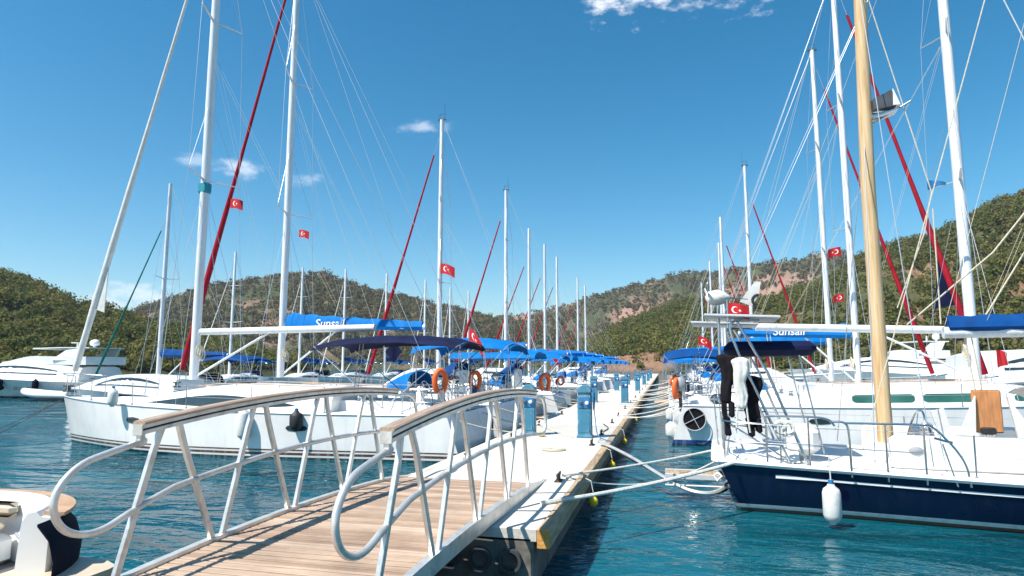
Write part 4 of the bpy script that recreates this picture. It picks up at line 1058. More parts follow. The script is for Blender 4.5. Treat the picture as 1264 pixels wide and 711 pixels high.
# ------------------------------------------------------------------ big motor yacht
def motor_yacht(label, loc, rz, L=17, B=4.8, group=None, dome=True, fly=True, stripe=None, canvas=None):
    t = thing('motor_yacht', label, 'motor yacht', loc, rz, group)
    def half(u): return B/2*(1 if u < .4 else max(0, 1-((u-.4)/.6)**2.2)**.85)
    def sh(u): return 1.45+.55*sm(u*1.1)
    rings = []
    for i in range(23):
        u = i/22; row = []
        for k in (0, .08, .3, .6, 1, 1.3):
            z = sh(u)*(1-k) if k <= 1 else -(k-1); w_ = 1-.25*k*(1+u*1.3) if k <= 1 else .5
            row.append(Vector((u*L-1.3*min(k, 1)*sm((u-.5)/.5)**2, max(0, half(u)*w_), z)))
        rings.append(row+[Vector((p.x, -p.y, p.z)) for p in reversed(row)])
    h = MB().loft(rings, closed=False, caps=False); h.f.append(tuple(range(12))); h.build('hull', M['hull_plain'], t, angle=50)
    rows = []
    for i in range(23):
        u = i/22; b = max(half(u)-.01, .002); rows.append([Vector((u*L, b*j, sh(u)+.02)) for j in (-1, -.5, 0, .5, 1)])
    MB().grid(rows).build('deck', M['deck'], t)
    prof = [(.10, 1.35), (.16, 1.55), (.42, 1.5), (.55, 1.3), (.66, .95), (.78, .45), (.86, .06)]
    xs = [p[0] for p in prof]; hs_ = [p[1] for p in prof]
    def cab(u):
        x = u*L; hh = float(np.interp(u, xs, hs_)); w_ = B*.40*(1-.45*sm((u-.4)/.5)); return x, w_, hh, sh(u)
    rr = []
    for u in np.linspace(.10, .86, 22):
        x, w_, hh, z = cab(u)
        rr.append([Vector((x, -w_, z-.05)), Vector((x, -w_*.96, z+hh*.5)), Vector((x, -w_*.84, z+hh*.92)), Vector((x, -w_*.6, z+hh)), Vector((x, w_*.6, z+hh)), Vector((x, w_*.84, z+hh*.92)), Vector((x, w_*.96, z+hh*.5)), Vector((x, w_, z-.05))])
    MB().loft(rr).build('superstructure', M['gel'], t, angle=40)
    for s in (-1, 1):
        g = []
        for i in range(15):
            q_ = i/14; x, w_, hh, z = cab(.2+.48*q_); a = .38; b_ = lerp(.40, .84, math.sin(PI*min(1, q_*.9+.1))**.6)
            g.append([Vector((x, s*(w_*.972+.012), z+hh*a)), Vector((x, s*(w_*lerp(.96, .84, (b_-.5)/.42 if b_ > .5 else 0)+.014), z+hh*b_))])
        MB().grid(g, .008, (0, s, 0)).build('window', M['glass'], t)
        for i in range(6):
            u = .3+.06*i; MB().lathe([(0, 0), (.16, 0), (.16, .03), (0, .03)], n=14, mt=Matrix.Translation((u*L, s*(half(u)*.93+.01), sh(u)*.55)) @ Matrix.Rotation(-s*PI/2, 4, 'X')).build('porthole', M['glass'], t)
    if fly:
        rr = []
        for i in range(11):
            u = .08+.42*i/10; z = sh(u)+float(np.interp(u, xs, hs_)) if u > .16 else sh(.16)+1.55; w_ = B*.36*(1-.3*sm(i/10)); hh = .55*(1-sm((i-6)/4))+.12
            rr.append([Vector((u*L, -w_, z-.06)), Vector((u*L, -w_*1.03, z+hh)), Vector((u*L, -w_*.93, z+hh)), Vector((u*L, w_*.93, z+hh)), Vector((u*L, w_*1.03, z+hh)), Vector((u*L, w_, z-.06))])
        MB().loft(rr).build('flybridge', M['gel'], t, angle=40)
        z = sh(.2)+1.5
        for s in (-1, 1):
            MB().prism([(L*.13, s*B*.33, z+.4), (L*.24, s*B*.33, z+.4), (L*.17, s*B*.31, z+1.45), (L*.10, s*B*.31, z+1.45)], (0, s*.12, 0)).build('radar_arch', M['gel'], t)
        MB().loft([[Vector((x, -B*.36*w_, z_+1.45+z)), Vector((x, -B*.36*w_, z_+1.53+z)), Vector((x, B*.36*w_, z_+1.53+z)), Vector((x, B*.36*w_, z_+1.45+z))] for x, w_, z_ in ((L*.08, .9, 0), (L*.2, 1, .03), (L*.34, .85, -.02), (L*.36, .7, -.05))]).build('hard_top', M['gel'], t)
    if dome:
        z = sh(.2)+3.08
        MB().lathe([(0, 0), (.1, 0), (.1, .12), (.28, .2), (.33, .42), (.26, .62), (.12, .72), (0, .74)], (L*.14, 0, z), 18).build('satellite_dome', M['gel'], t)
        MB().lathe([(0, 0), (.08, 0), (.08, .35), (0, .35)], (L*.19, .5, z), 10).box((L*.19, .5, z+.4), (.12, 1.1, .1), bev=.03).build('radar_scanner', M['gel'], t)
    if stripe: 
        for s in (-1, 1): MB().grid([[Vector((u*L, s*(half(u)*(.985-.1*u)+.012), sh(u)*.86)), Vector((u*L, s*(half(u)*(.995-.04*u)+.012), sh(u)*.95))] for u in np.linspace(.02, .9, 14)], .006, (0, s, 0)).build('side_stripe', stripe, t)
    if canvas:
        MB().box((L*.10, 0, sh(0)+1.3), (L*.2, B*.8, .08), bev=.03).build('aft_canopy', canvas, t)
    r = MB()
    for s in (-1, 1):
        pts = [Vector((u*L, s*(half(u)-.05), sh(u)+.6)) for u in np.linspace(.5, .98, 9)]
        r.tube(pts, .018, 5)
        for q_ in pts: r.tube([q_, q_-Vector((0, 0, .6))], .014, 5)
    r.build('bow_rail', M['steel'], t)
    return t
my = motor_yacht('large white motor yacht with a satellite dome lying at the far left', (-38.3, 39.2, 0), PI, L=18, B=4.8)
my.scale = (1.08, 1, .80)
for i, x in enumerate((-43.3, -46.5, -48.2)):
    fender((x, 36.75, .95), ['dark fender on the motor yacht side, nearest its stern', 'dark fender on the motor yacht side, middle one', 'dark fender on the motor yacht side, nearest its bow'][i], .8, .2, .3, M['bfender'])
# tender and float in front of it
def rib(label, loc, rz, L=4.2, m=M['gel']):
    t = thing('tender', label, 'tender', loc, rz)
    for s in (-1, 1):
        MB().tube(smooth_path([(0, s*.72, .38), (L*.6, s*.74, .4), (L*.85, s*.5, .52), (L, 0, .62)], 3), .21, 10).build('side_tube', m, t)
    MB().loft([[Vector((x, -w_, .32)), Vector((x, 0, k)), Vector((x, w_, .32))] for x, w_, k in ((.05, .7, -.1), (L*.6, .66, -.12), (L*.9, .3, .2), (L, .02, .4))], closed=False).build('keel', M['gel'], t)
    MB().box((-.15, 0, .75), (.3, .34, .5), bev=.06).box((-.2, 0, .3), (.14, .16, .6)).build('outboard', M['dgrey'], t)
    MB().box((L*.4, 0, .5), (.3, 1.1, .08), bev=.02).build('thwart', M['brown'], t)
    return t
rib('white tender with a brown seat floating in front of the far motor yacht', (-38.4, 35.6, 0), PI+.05)
my2 = motor_yacht('low white motor yacht with a navy side stripe just behind the nearest yacht bow', (-21.6, 27.0, 0), PI, L=13, B=4.4, dome=False, fly=False, stripe=M['navyc']); my2.scale = (.64, .64, .60)
motor_yacht('white motor yacht with a grey stripe at the far right behind the yachts', (13.2, 37, 0), .0, L=13, B=4.2, dome=False, fly=False, stripe=M['grey'])
gy = motor_yacht('white motor yacht with flybridge seen beyond the wooden mast', (26.5, 66, 0), PI*.9, L=15, B=4.6, canvas=M['creamc'])
copy_tree(gy, 'white motor yacht with flybridge far on the right under the navy boat boom', (40, 70, 0), PI*.95)

# ================================================================== yachts on the right, bows to the right
R2 = dict(L=14.4, B=4.3, fs=1.15, fb=1.45, mast=(8.7, 18.6), mast_r=.18, mast_foot=1.9, spreaders=[(7.9, 1.2, .4), (12.6, 1.0, .35)], roof=(4.2, 12.2, 1.45, .62), windows=[(5.0, 6.6, .18, .56, 'band'), (6.8, 8.6, .18, .56, 'band'), (9.1, 10.2, .2, .5, 'band')], glass=M['gglass'],
          stay=(14.2, .97, .035, M['whitec']), boom=(3.35, 6.0, .18, None), cockpit=(.6, 4.0, .7), wheels=[-.8, .8], hull=M['hull_blue'], backstay='twin', boom_r=.12, ports=[4.0, 8.0])
sailboat(R2, 'white yacht behind the navy ketch with green cabin windows and thick white mast', (.15, 21.5, 0), 0)
R3 = dict(PS, L=11.6, B=3.8, mast=(7.0, 18.0), mast_r=.15, spreaders=[(7.6, 1.0, .3), (12.6, .9, .3)], stay=(11.35, .96, .12, M['redc']), boom=(3.45, 4.2, .12, M['blue']), text=(SAIL, -1, .55, .34), bimini=(-.1, 2.6, 1.3, 2.7, M['dblue'], .2), roof=(3.0, 9.2, 1.2, .5), lod=1, clew=(4.55, .75, 1.9, M['navyc']), mast_foot=1.6, backstay='twin', cover_h=(.5, .2))
sailboat(R3, 'right hand white yacht with lettered blue boom cover and thick red furled headsail', (.05, 26.5, 0), 0)
R4 = dict(R3, L=11.9, mast=(7.2, 17.5), stay=(11.5, .94, .10, M['redc']), boom=(3.4, 4.4, 0, M['blue']), bimini=(-.1, 2.6, 1.3, 2.75, M['blue'], .2)); R4.pop('text'); R4.pop('clew')
sailboat(R4, 'white yacht on the right with blue canopy, mast just left of the lettered one', (.2, 32, 0), 0)
R5 = dict(PS, L=9.8, lod=1, mast=(5.5, 15.6), stay=(9.3, .88, .10, M['redc']), mast_r=.14)
sailboat(R5, 'mid distance yacht on the right with red headsail slanting from a lone thin mast', (.1, 44, 0), 0)
r6 = sailboat(dict(PS, L=9, lod=2, mast=(4.9, 14.9), stay=(8.6, .88, .11, M['redc']), spreaders=[(7.5, .9, .2)]), 'far yacht on the right with a short stretch of red headsail by its mast', (.1, 56, 0), 0)
for x, y, ttl in ((.9, 68, 'far yacht on the right, sixth mast from the pier root'), (.8, 80, 'far yacht on the right, second last mast'), (.9, 100, 'farthest yacht on the right, last mast near the pier end')):
    copy_tree(r6, ttl, (x, y, 0), 0)
for y, ttl in ((38, 'motor cruiser with blue canopy on the right beyond the fourth yacht'), (50, 'small motor cruiser on the right in mid distance'), (62, 'small far motor cruiser on the right between two far yachts'), (90, 'farthest motor cruiser on the right side')):
    copy_tree(c1, ttl, (.3, y, 0), 0)
# ------------------------------------------------------------------ navy ketch
NV = dict(L=13.6, B=4.15, fs=.80, fb=1.15, spring=.18, sternw=.74, mast=(7.2, 15.5), mast_m=M['spar'], mast_r=.16, mast_foot=1.2, spreaders=[(7.0, 1.1, .1), (11, .9, .1)], roof=(4.9, 10.4, 1.25, .42), windows=[(5.3, 6.4, .2, .5, 'band'), (7, 8.2, .2, .5, 'band')],
          stay=(13.4, .96, .08, M['whitec']), boom=(2.88, 3.85, -.02, M['dblue']), cover_h=(.28, .20), cover_up=.10, cockpit=(2.2, 4.7, .75), coaming=.32, wheels=[0], hull=M['hull_navy'], hood=None, railm=M['gel'], railr=.045, backstay='', rake=.9, transom=-.35, wl=.82, flare=.35, boom_r=.1)
NV.pop('hood')
NX, NY = 1.25, 12.45
nv = sailboat(NV, 'navy blue hulled ketch on the right with a varnished wooden mizzen mast and white deck', (NX, NY, 0), R(-4.5))
# mizzen mast
mzx = 2.38
MB().tube([(mzx, 0, .95), (mzx, 0, 5.5), (mzx+.12, 0, 10.6)], [.14, .135, .115], 12, flat=.9).build('mizzen_mast', M['spar'], nv, angle=60)
MB().lathe([(0, 0), (.26, 0), (.24, .12), (.19, .3), (0, .3)], (mzx, 0, .72), 16).build('mast_collar', M['gel'], nv)
f = MB().tube([(mzx+.12, 0, 6.62), (mzx+.75, -.05, 6.95)], .018, 6).tube([(mzx+.12, 0, 6.85), (mzx+.5, -.02, 6.82)], .018, 6).box((mzx+.32, -.03, 6.74), (.42, .32, .025), ry=-.3)
f.build('bracket', M['steel'], nv)
MB().prism([(mzx+.14, -.17, 6.83), (mzx+.50, -.17, 6.86), (mzx+.44, -.17, 7.16), (mzx+.14, -.17, 7.02)], (0, .3, 0)).build('radar_reflector', M['dgrey'], nv)
MB().prism([(mzx+.445, -.172, 6.87), (mzx+.56, -.172, 6.87), (mzx+.46, -.172, 7.18)], (0, .304, 0)).build('deck_lamp', M['gel'], nv)
rg = MB()
for s in (-1, 1):
    rg.tube([(mzx, 0, 10.3), (mzx+.25, s*1.62, .85)], .008, 5).tube([(mzx, 0, 6.6), (mzx-.5, s*1.6, .85)], .008, 5)
rg.build('mizzen_rigging', M['wire'], nv)
rg = MB()
rg.tube([(1.9, -.6, .9), (4.4, -.3, 8.9), (6.9, 0, 15.2)], .010, 5)
rg.tube([(2.9, .3, 3.02), (4.2, .1, 4.2), (4.95, 0, 5.2), (7.1, 0, 9.2)], .016, 6)
rg.tube([(3.9, 0, 3.0), (4.9, 0, 4.65), (7.1, 0, 8.4)], .014, 6)
rg.tube([(2.7, 0, 3.3), (3.2, 0, 4.6), (3.35, 0, 5.3), (mzx+.05, 0, 9.8)], .010, 5)
rg.tube([(3.35, 0, 5.0), (3.3, -.1, 3.0)], .012, 5)
rg.build('topping_lifts', M['ropeb'], nv)
# white stripe under the rail with an arrow head
def navy_half(u): return 2.075*(lerp(.74, 1, sm(u/.42)) if u < .42 else max(0, 1-((u-.42)/.58)**2.15)**.92)
for s in (-1, 1):
    g = []
    for i in range(24):
        u = lerp(.055, .97, i/23); shz = .80+.35*u**1.6-.18*math.sin(PI*u); z = shz-.17; k = z/shz
        y_ = navy_half(u)*(.82*(1-.35*sm((u-.55)/.45))+(1-.82*(1-.35*sm((u-.55)/.45)))*k**.75)+.006
        hw_ = .016 if i > 0 else .03
        x_ = u*13.6-.9*(1-k)*sm((u-.5)/.5)**2 - .35*k*(1-sm(u/.25))
        g.append([Vector((x_, s*y_, z-hw_)), Vector((x_, s*(y_+.003), z+hw_))])
    MB().grid(g, .012, (0, s, 0)).build('side_stripe', M['flagw'], nv)
# cockpit house, door, vents
MB().box((3.55, -1.02, .98), (2.7, .16, .52), bev=.05).build('cockpit_side', M['gel'], nv)
MB().box((3.55, 1.02, .98), (2.7, .16, .52), bev=.05).build('cockpit_side', M['gel'], nv)
MB().box((3.70, -.55, 1.60), (.40, .05, .66), bev=.02).build('companionway_door', M['tanw'], nv)
MB().box((3.68, -.60, 1.30), (.20, .08, .11), bev=.02).build('door_latch', M['black'], nv)
for sgn, x0 in ((1, 3.22), (-1, 4.28)):
    MB().prism([(x0, -.75, 1.18), (x0+sgn*.25, -.72, 1.18), (x0+sgn*.32, -.62, 1.84)], (0, .05, 0)).build('spray_dodger', M['whitec'], nv)
MB().grid([[Vector((4.45+.75*i/6, -.7+.0*i, 1.2+.66*math.sin(PI*(.5+i/12))**1.0))+Vector((0, 1.4*j/6, .12*math.sin(PI*j/6))) for j in range(7)] for i in range(7)], .02).build('spray_dodger', M['whitec'], nv)
MB().lathe([(0, 0), (.1, 0), (.1, .012), (.05, .03), (0, .035)], n=16, mt=Matrix.Translation((2.55, -1.102, 1.02)) @ Matrix.Rotation(PI/2, 4, 'X') @ Matrix.Scale(.6, 4, (0, 1, 0))).build('hull_vent', M['grey'], nv)
MB().prism([(2.95, -.9, 1.18), (3.12, -.9, 1.15), (3.02, -.9, 1.66), (2.84, -.9, 1.6)], (0, .04, 0)).build('winch_cover', M['whitec'], nv)
rl = MB()
rl.tube(smooth_path([(.40, -1.52, 1.52), (1.1, -1.6, 1.53), (1.3, -1.62, 1.5), (1.36, -1.64, 1.40)], 3), .016, 8)
rl.tube(smooth_path([(1.33, -1.64, 1.46), (1.48, -1.66, 1.47), (1.55, -1.67, 1.4), (1.55, -1.68, .66)], 3), .018, 8)
rl.tube([(.40, -1.52, 1.52), (.40, -1.54, .76)], .016, 8).tube([(1.0, -1.6, 1.53), (1.0, -1.6, .72)], .014, 8)
rl.tube(smooth_path([(1.5, -1.67, 1.45), (2.5, -1.76, 1.46), (2.62, -1.77, 1.45), (2.98, -1.8, 1.0), (3.02, -1.8, .62)], 3), .018, 8)
rl.tube([(2.5, -1.76, 1.46), (2.5, -1.76, .62)], .016, 8).tube([(2.02, -1.72, 1.46), (2.02, -1.72, .63)], .014, 8)
rl.tube([(2.72, -1.78, 1.2), (2.86, -1.8, .62)], .013, 8).tube([(2.62, -1.78, 1.28), (2.84, -1.78, 1.22)], .02, 8)
rl.tube([(.4, -1.53, 1.14), (1.55, -1.66, 1.08)], .008, 6).tube([(1.55, -1.66, 1.08), (2.5, -1.75, 1.06)], .006, 6)
rl.build('side_rail', M['steel'], nv)
# stern gantry with two solar panels
ga = MB()
for s in (-1, 1):
    ga.tube(smooth_path([(.75, s*1.28, .78), (.25, s*1.28, 2.0), (-.10, s*1.22, 2.9), (-.02, s*1.2, 3.08), (.4, s*1.2, 3.05)], 3), .022, 8)
    ga.tube([(1.0, s*1.3, .78), (.48, s*1.25, 2.2), (.05, s*1.2, 3.03)], .022, 8)
    ga.tube([(.75, s*1.28, .8), (-.12, s*1.25, 1.35), (-.2, s*1.2, .82)], .018, 8)
ga.tube([(-.02, -1.2, 3.06), (-.02, 1.2, 3.06)], .022, 8).tube([(.1, -1.26, 2.35), (.1, 1.26, 2.35)], .02, 8).tube([(-.12, -1.25, 1.35), (-.12, 1.25, 1.35)], .016, 8)
ga.build('stern_gantry', M['steel'], nv)
for i, (yy, zz, tilt, x0) in enumerate(((-.68, 3.13, .05, .12), (.68, 3.10, .05, -.15))):
    MB().box((x0, yy, zz), (1.2, 1.25, .04), ry=tilt, bev=.01).build('solar_panel', M['alu'], nv)
    MB().box((x0+.001, yy, zz+.023), (1.14, 1.19, .006), ry=tilt).build('solar_cells', M['dgrey'], nv)
MB().box((.55, 0, 2.60), (1.45, 2.0, .24), bev=.09).build('rolled_bimini', M['navyc'], nv)
for s in (-1, 1): MB().tube([(1.3, s*.9, .9), (1.0, s*.9, 2.5), (.2, s*.9, 2.5)], .016, 6).build('bimini_frame', M['steel'], nv)
# aft deck
MB().loft([[Vector((x, -1.35*k, z)), Vector((x, -1.2*k, z+.16*k)), Vector((x, 0, z+.2*k)), Vector((x, 1.2*k, z+.16*k)), Vector((x, 1.35*k, z)), Vector((x, 0, z-.1*k))] for x, k, z in ((-.45, .75, .74), (-.2, 1, .70), (.3, 1.0, .72), (.9, .9, .78))]).build('aft_deck', M['gel'], nv, angle=40)
MB().box((1.0, -.7, 1.1), (.5, .6, .5), bev=.12).build('aft_locker', M['gel'], nv)
MB().tube([(-.35, -1.1, .55), (-.42, -1.15, .50), (-.36, -1.2, .44), (-.29, -1.15, .5), (-.35, -1.1, .55)], .02, 6).build('mooring_ring', M['gel'], nv)

def wx(x, y, z): return nv.matrix_basis @ Vector((x, y, z)) if False else Vector((NX+x*math.cos(R(-4.5))-y*math.sin(R(-4.5)), NY+x*math.sin(R(-4.5))+y*math.cos(R(-4.5)), z))
# wind generator
wg = thing('wind_generator', 'white wind generator with a tail fin above the solar panels of the navy ketch', 'wind generator', wx(-.25, -.9, 3.0), 0)
MB().tube([(0, 0, -.6), (0, 0, .36)], .026, 8).build('pole', M['steel'], wg)
MB().loft([[Vector((x, r_*math.cos(a), .48+r_*math.sin(a))) for a in np.linspace(0, 2*PI, 13)[:-1]] for x, r_ in ((-.2, .03), (-.15, .11), (0, .14), (.12, .1), (.2, .03))]).build('nacelle', M['whitec'], wg)
for k in range(3):
    a = 2*PI*k/3+.5
    d = Vector((0, math.cos(a), math.sin(a)))
    c = Vector((-.16, 0, .48)); e = Vector((0, -math.sin(a), math.cos(a)))
    MB().prism([c+d*.04-e*.04, c+d*.04+e*.04, c+d*.42+e*.015+Vector((-.03, 0, 0)), c+d*.42-e*.02+Vector((-.03, 0, 0))], (.014, 0, 0)).build('blade', M['whitec'], wg)
MB().tube([(.15, 0, .48), (.5, 0, .44)], .014, 6).build('tail_boom', M['steel'], wg)
MB().prism([(.36, -.01, .40), (.62, -.01, .74), (.72, -.01, .74), (.68, -.01, .52), (.56, -.01, .32)], (0, .02, 0)).build('tail_fin', M['whitec'], wg)
MB().torus((.66, -.018, .42), .09, .022, Matrix.Rotation(PI/2, 4, 'X') @ Matrix.Rotation(R(80), 4, 'Z'), n=14, m=6, arc=R(170), squash=.3).build('fin_crescent', M['black'], wg)
turkish_flag(wx(-.10, -1.2, 3.36), .34, -.1, 'red flag with white crescent and star above the solar panels of the navy ketch', staff=.2, group='red crescent flags on the yachts')
turkish_flag(wx(-.62, .1, 2.86), .24, .0, 'limp red flag just under the solar panels', droop=.5, group='red crescent flags on the yachts')
# garments drying on the gantry
def garment(name, outline, th, m, par, seed):
    """cloth hanging in folds: outline rows are (height, left edge, right edge)"""
    zs = [q[0] for q in outline][::-1]; ls = [q[1] for q in outline][::-1]; rs = [q[2] for q in outline][::-1]
    rings = []; n = max(8, int((zs[-1]-zs[0])/.035))
    for i in range(n+1):
        z = lerp(zs[0], zs[-1], i/n); xl, xr = np.interp(z, zs, ls), np.interp(z, zs, rs)
        endk = min(1, (i/n)/.06+.25, (1-i/n)/.06+.2)
        r_ = []
        for k in range(22):
            a = 2*PI*k/22
            f = noise.noise(Vector((math.cos(a)*2.2+seed, math.sin(a)*2.2, z*1.4)))*.55+noise.noise(Vector((math.cos(a)*5+seed, math.sin(a)*5, z*5)))*.22
            w_ = (xr-xl)/2*endk
            r_.append(Vector(((xl+xr)/2+w_*math.cos(a)*(1+f*.55)+.02*math.sin(z*7+seed), th*endk*math.sin(a)*(1+f*1.5), z)))
        rings.append(r_)
    return MB().loft(rings).build(name, m, par, angle=75)
ws = thing('wetsuit', 'black wetsuit hanging from the stern gantry of the navy ketch', 'wetsuit', wx(-.16, -1.24, 1.22), R(-4)); ws.scale = (.85, .9, .93)
garment('torso', [(1.38, -.19, .15), (1.28, -.17, .15), (1.1, -.12, .14), (.8, -.12, .08), (.5, -.09, .10)], .05, M['blackc'], ws, 1)
garment('leg', [(.55, -.10, .01), (.25, -.08, .02), (-.06, -.05, .05)], .035, M['blackc'], ws, 2)
garment('leg', [(.55, .0, .12), (.35, .03, .14), (.26, .04, .15)], .035, M['blackc'], ws, 3)
garment('sleeve', [(1.36, .10, .17), (1.1, .13, .19), (.86, .11, .18)], .03, M['blackc'], ws, 4)
ws2 = thing('wetsuit', 'second black wetsuit hanging lower behind the white bag', 'wetsuit', wx(.20, -1.15, 1.10), R(-4)); ws2.scale = (.85, .9, .95)
garment('torso', [(1.1, -.15, .2), (.95, -.12, .22), (.6, -.14, .17), (.35, -.11, .2)], .045, M['blackc'], ws2, 6)
garment('leg', [(.4, -.11, .03), (.05, -.07, .04)], .05, M['blackc'], ws2, 7)
garment('leg', [(.4, .05, .2), (.12, .09, .19)], .05, M['blackc'], ws2, 8)
wb = thing('white_bag', 'white cloth bag with straps hanging between the two black wetsuits', 'bag', wx(.06, -1.34, 1.78), R(-4)); wb.scale = (.85, .9, .9)
garment('bag_body', [(.74, -.17, .17), (.66, -.19, .15), (.5, -.14, .17), (.3, -.12, .10), (.05, -.10, .12), (-.12, -.12, .06), (-.2, -.08, .04)], .06, M['whitec'], wb, 9)
MB().tube([(-.07, 0, -.1), (-.10, -.02, -.4), (-.12, .0, -.62)], .018, 6).build('strap', M['whitec'], wb)
MB().tube([(.08, 0, -.1), (.1, -.02, -.35), (.13, 0, -.6)], .018, 6).build('strap', M['whitec'], wb)
single('rope_coil', MB().torus((0, 0, 0), .08, .022, Matrix.Rotation(PI/2, 4, 'X') @ Matrix.Scale(1.4, 4, (0, 1, 0)), n=20, m=6).torus((.12, .02, 0), .075, .022, Matrix.Rotation(PI/2, 4, 'X') @ Matrix.Scale(1.4, 4, (0, 1, 0)), n=20, m=6), M['rope'], 'white rope coils hung on the stern rail of the navy ketch', 'rope coil', wx(.62, -1.42, 1.32))
# passerelle hanging off the stern
ps = thing('passerelle', 'short grey gangplank folded out from the stern of the navy ketch', 'gangplank', wx(-1.15, -.55, .42), 0)
MB().box((.5, 0, 0), (1.15, .5, .05), bev=.012).build('plank', M['timber'], ps)
MB().box((.5, .27, -.01), (1.2, .03, .09), bev=.006).box((.5, -.27, -.01), (1.2, .03, .09), bev=.006).tube([(-.1, -.27, -.16), (1.25, -.27, -.16)], .02, 6).tube([(-.05, -.27, -.02), (-.05, -.27, -.16)], .014, 6).tube([(1.05, -.27, -.02), (1.05, -.27, -.16)], .014, 6).build('frame', M['alu'], ps)
fender(wx(1.20, -2.09, .34), 'long white fender hanging on blue line against the navy hull', .56, .125, .40)

# ------------------------------------------------------------------ foreground launch at the bottom left
fb = thing('motor_launch', 'white motor launch with teak gunwale and cream cushions at the bottom left corner', 'motor launch', (-5.04, 3.95, 0), PI)
def plan(off=0.0, side=1, a_end=90, x1=7.5):
    """one side of the hull outline seen from above, bow first, round the quarter towards the stern centre"""
    Hb = 1.5; r = 1.3; pts = []
    for x in np.linspace(x1, r, 12)[:-1]: pts.append((x, (Hb-off)*(1 if x < 3 else max(.03, 1-((x-3)/(x1-3))**2.2))))
    for k in range(15):
        a = R(a_end)*k/14; pts.append((r-(r-off)*math.sin(a), Hb-r+(r-off)*math.cos(a)))
    return [(x, -side*y) for x, y in pts]
hs2 = []
for off, z in ((.04, .55), (-.02, .42), (.05, .2), (.2, -.2)):
    pl_ = plan(off, 1)+list(reversed(plan(off, -1))); hs2.append([Vector((x, y, z)) for x, y in pl_])
MB().loft(hs2, closed=False, caps=False).build('hull', M['hull_white'], fb, angle=50)
for sd_ in (1, -1):
    AE = 66
    def strip(offs, zs, a_end=AE): 
        cols = [plan(o_, sd_, a_end) for o_ in offs]
        return [[Vector((*c_[i], z)) for c_, z in zip(cols, zs)] for i in range(len(cols[0]))]
    MB().loft(strip((.05, -.01, -.02, .03), (1.0, .8, .62, .5)), closed=False, caps=False).build('bulwark', M['gel'], fb, angle=50)
    MB().loft(strip((-.03, -.03, .13, .13), (1.0, 1.03, 1.045, 1.01), AE-3)).build('gunwale', M['teak'], fb, angle=30)
    MB().loft(strip((.125, .16, .23, .27, .30, .06, .05), (1.01, 1.055, 1.04, .97, .44, .44, 1.0), AE)).build('coaming', M['gel'], fb, angle=40)
    q_ = strip((.055, -.05, -.10, -.08, .03), (.985, .86, .68, .45, .2), 74)[14:]
    MB().grid(q_, .02, (0, 0, 1)).build('quarter_fender', M['bfender'], fb, angle=60)
    MB().box((1.9, -sd_*.84, .79), (1.66, .54, .15), bev=.07).build('cushion', M['creamc'], fb)
    MB().box((1.9, -sd_*.86, .58), (1.7, .62, .28), bev=.05).build('seat_base', M['gel'], fb)
    MB().box((1.9, -sd_*1.15, .93), (1.7, .10, .13), bev=.05).build('backrest_bolster', M['creamc'], fb)
    for k in range(3): MB().box((1.15+.1*k, -sd_*.545, .60), (.05, .012, .11), bev=.004).build('locker_vent', M['grey'], fb)
MB().prism([Vector((x, y, .40)) for x, y in plan(.1, 1)[2:]+list(reversed(plan(.1, -1)[2:]))], (0, 0, .05)).build('cockpit_sole', M['dgrey'], fb)
MB().tube(smooth_path([(.70, -.98, .70), (.74, -.93, .74), (.86, -1.0, .76), (.92, -1.05, .74)], 2), .012, 6).build('grab_handle', M['grey'], fb)
MB().loft([[Vector((x, y*k, z)) for y in (-1.12, 1.12)]+[Vector((x, y*k, z+.09)) for y in (1.12, -1.12)] for x, k, z in ((-.32, .78, .47), (-.27, .9, .46), (-.05, 1.0, .46), (.5, 1.02, .46))]).build('swim_platform', M['creamc'], fb, angle=50)
MB().loft([[Vector((x, y*k, z)) for y in (-1.15, 1.15)]+[Vector((x, y*k, z+.055)) for y in (1.15, -1.15)] for x, k, z in ((-.35, .78, .41), (-.29, .9, .40), (-.05, 1.0, .40), (.5, 1.02, .40))]).build('platform_edge', M['brown'], fb, angle=50)

# ------------------------------------------------------------------ small things on the sterns
lifebuoy((-5.35, 15.0, 1.97), .95, 'bright orange horseshoe lifebuoy on the near stern rail of the nearest left yacht', s=.95)
lifebuoy((-5.2, 17.5, 1.93), .75, 'orange brown horseshoe lifebuoy on the far stern rail of the nearest left yacht', s=.85)
lifebuoy((-4.8, 26.2, 1.68), .7, 'orange horseshoe lifebuoy on the stern of the first left motor cruiser', s=1.15)
lifebuoy((-4.9, 31.0, 1.6), .9, 'small orange ring lifebuoy on the stern of the third masted yacht', 'ring', s=.8)
lifebuoy((.35, 20.2, 1.66), 1.1, 'orange horseshoe lifebuoy on the stern rail of the yacht behind the navy ketch')
lifebuoy((.35, 26.0, 1.7), .8, 'orange ring lifebuoy on the stern of the right hand yacht with the lettered cover', 'ring', s=.8)
fender((-5.1, 18.6, .55), 'dark fender between the first and second left hand yachts', .6, .14, .5, M['bfender'])
fender((-14.7, 14.75, 1.45), 'white fender standing on the bow deck edge of the nearest yacht', .5, .13, .1)
fender((-10.3, 14.35, .85), 'white fender hanging amidships on the nearest yacht', .75, .15, .5)
fender((-8.9, 14.45, .95), 'round black ended fender further aft on the nearest yacht', .5, .16, .4, M['black'])
fender((.15, 19.9, .42), 'round white fender at the stern corner of the yacht behind the navy ketch', .5, .17, .4)
fender((.15, 25.0, .5), 'white fender at the stern of the yacht with the lettered blue cover', .5, .15, .4)
fender((.3, 30.4, .5), 'white fender low on the stern of the fourth right hand yacht', .5, .15, .4)
FL = 'red crescent flags on the yachts'
turkish_flag((-13.6, 17.7, 7.72), .48, -.1, 'small red crescent flag under the spreader of the nearest left mast', group=FL)
turkish_flag((-13.75, 22.0, 7.6), .45, -.1, 'small red crescent flag under the spreader of the second left mast', group=FL)
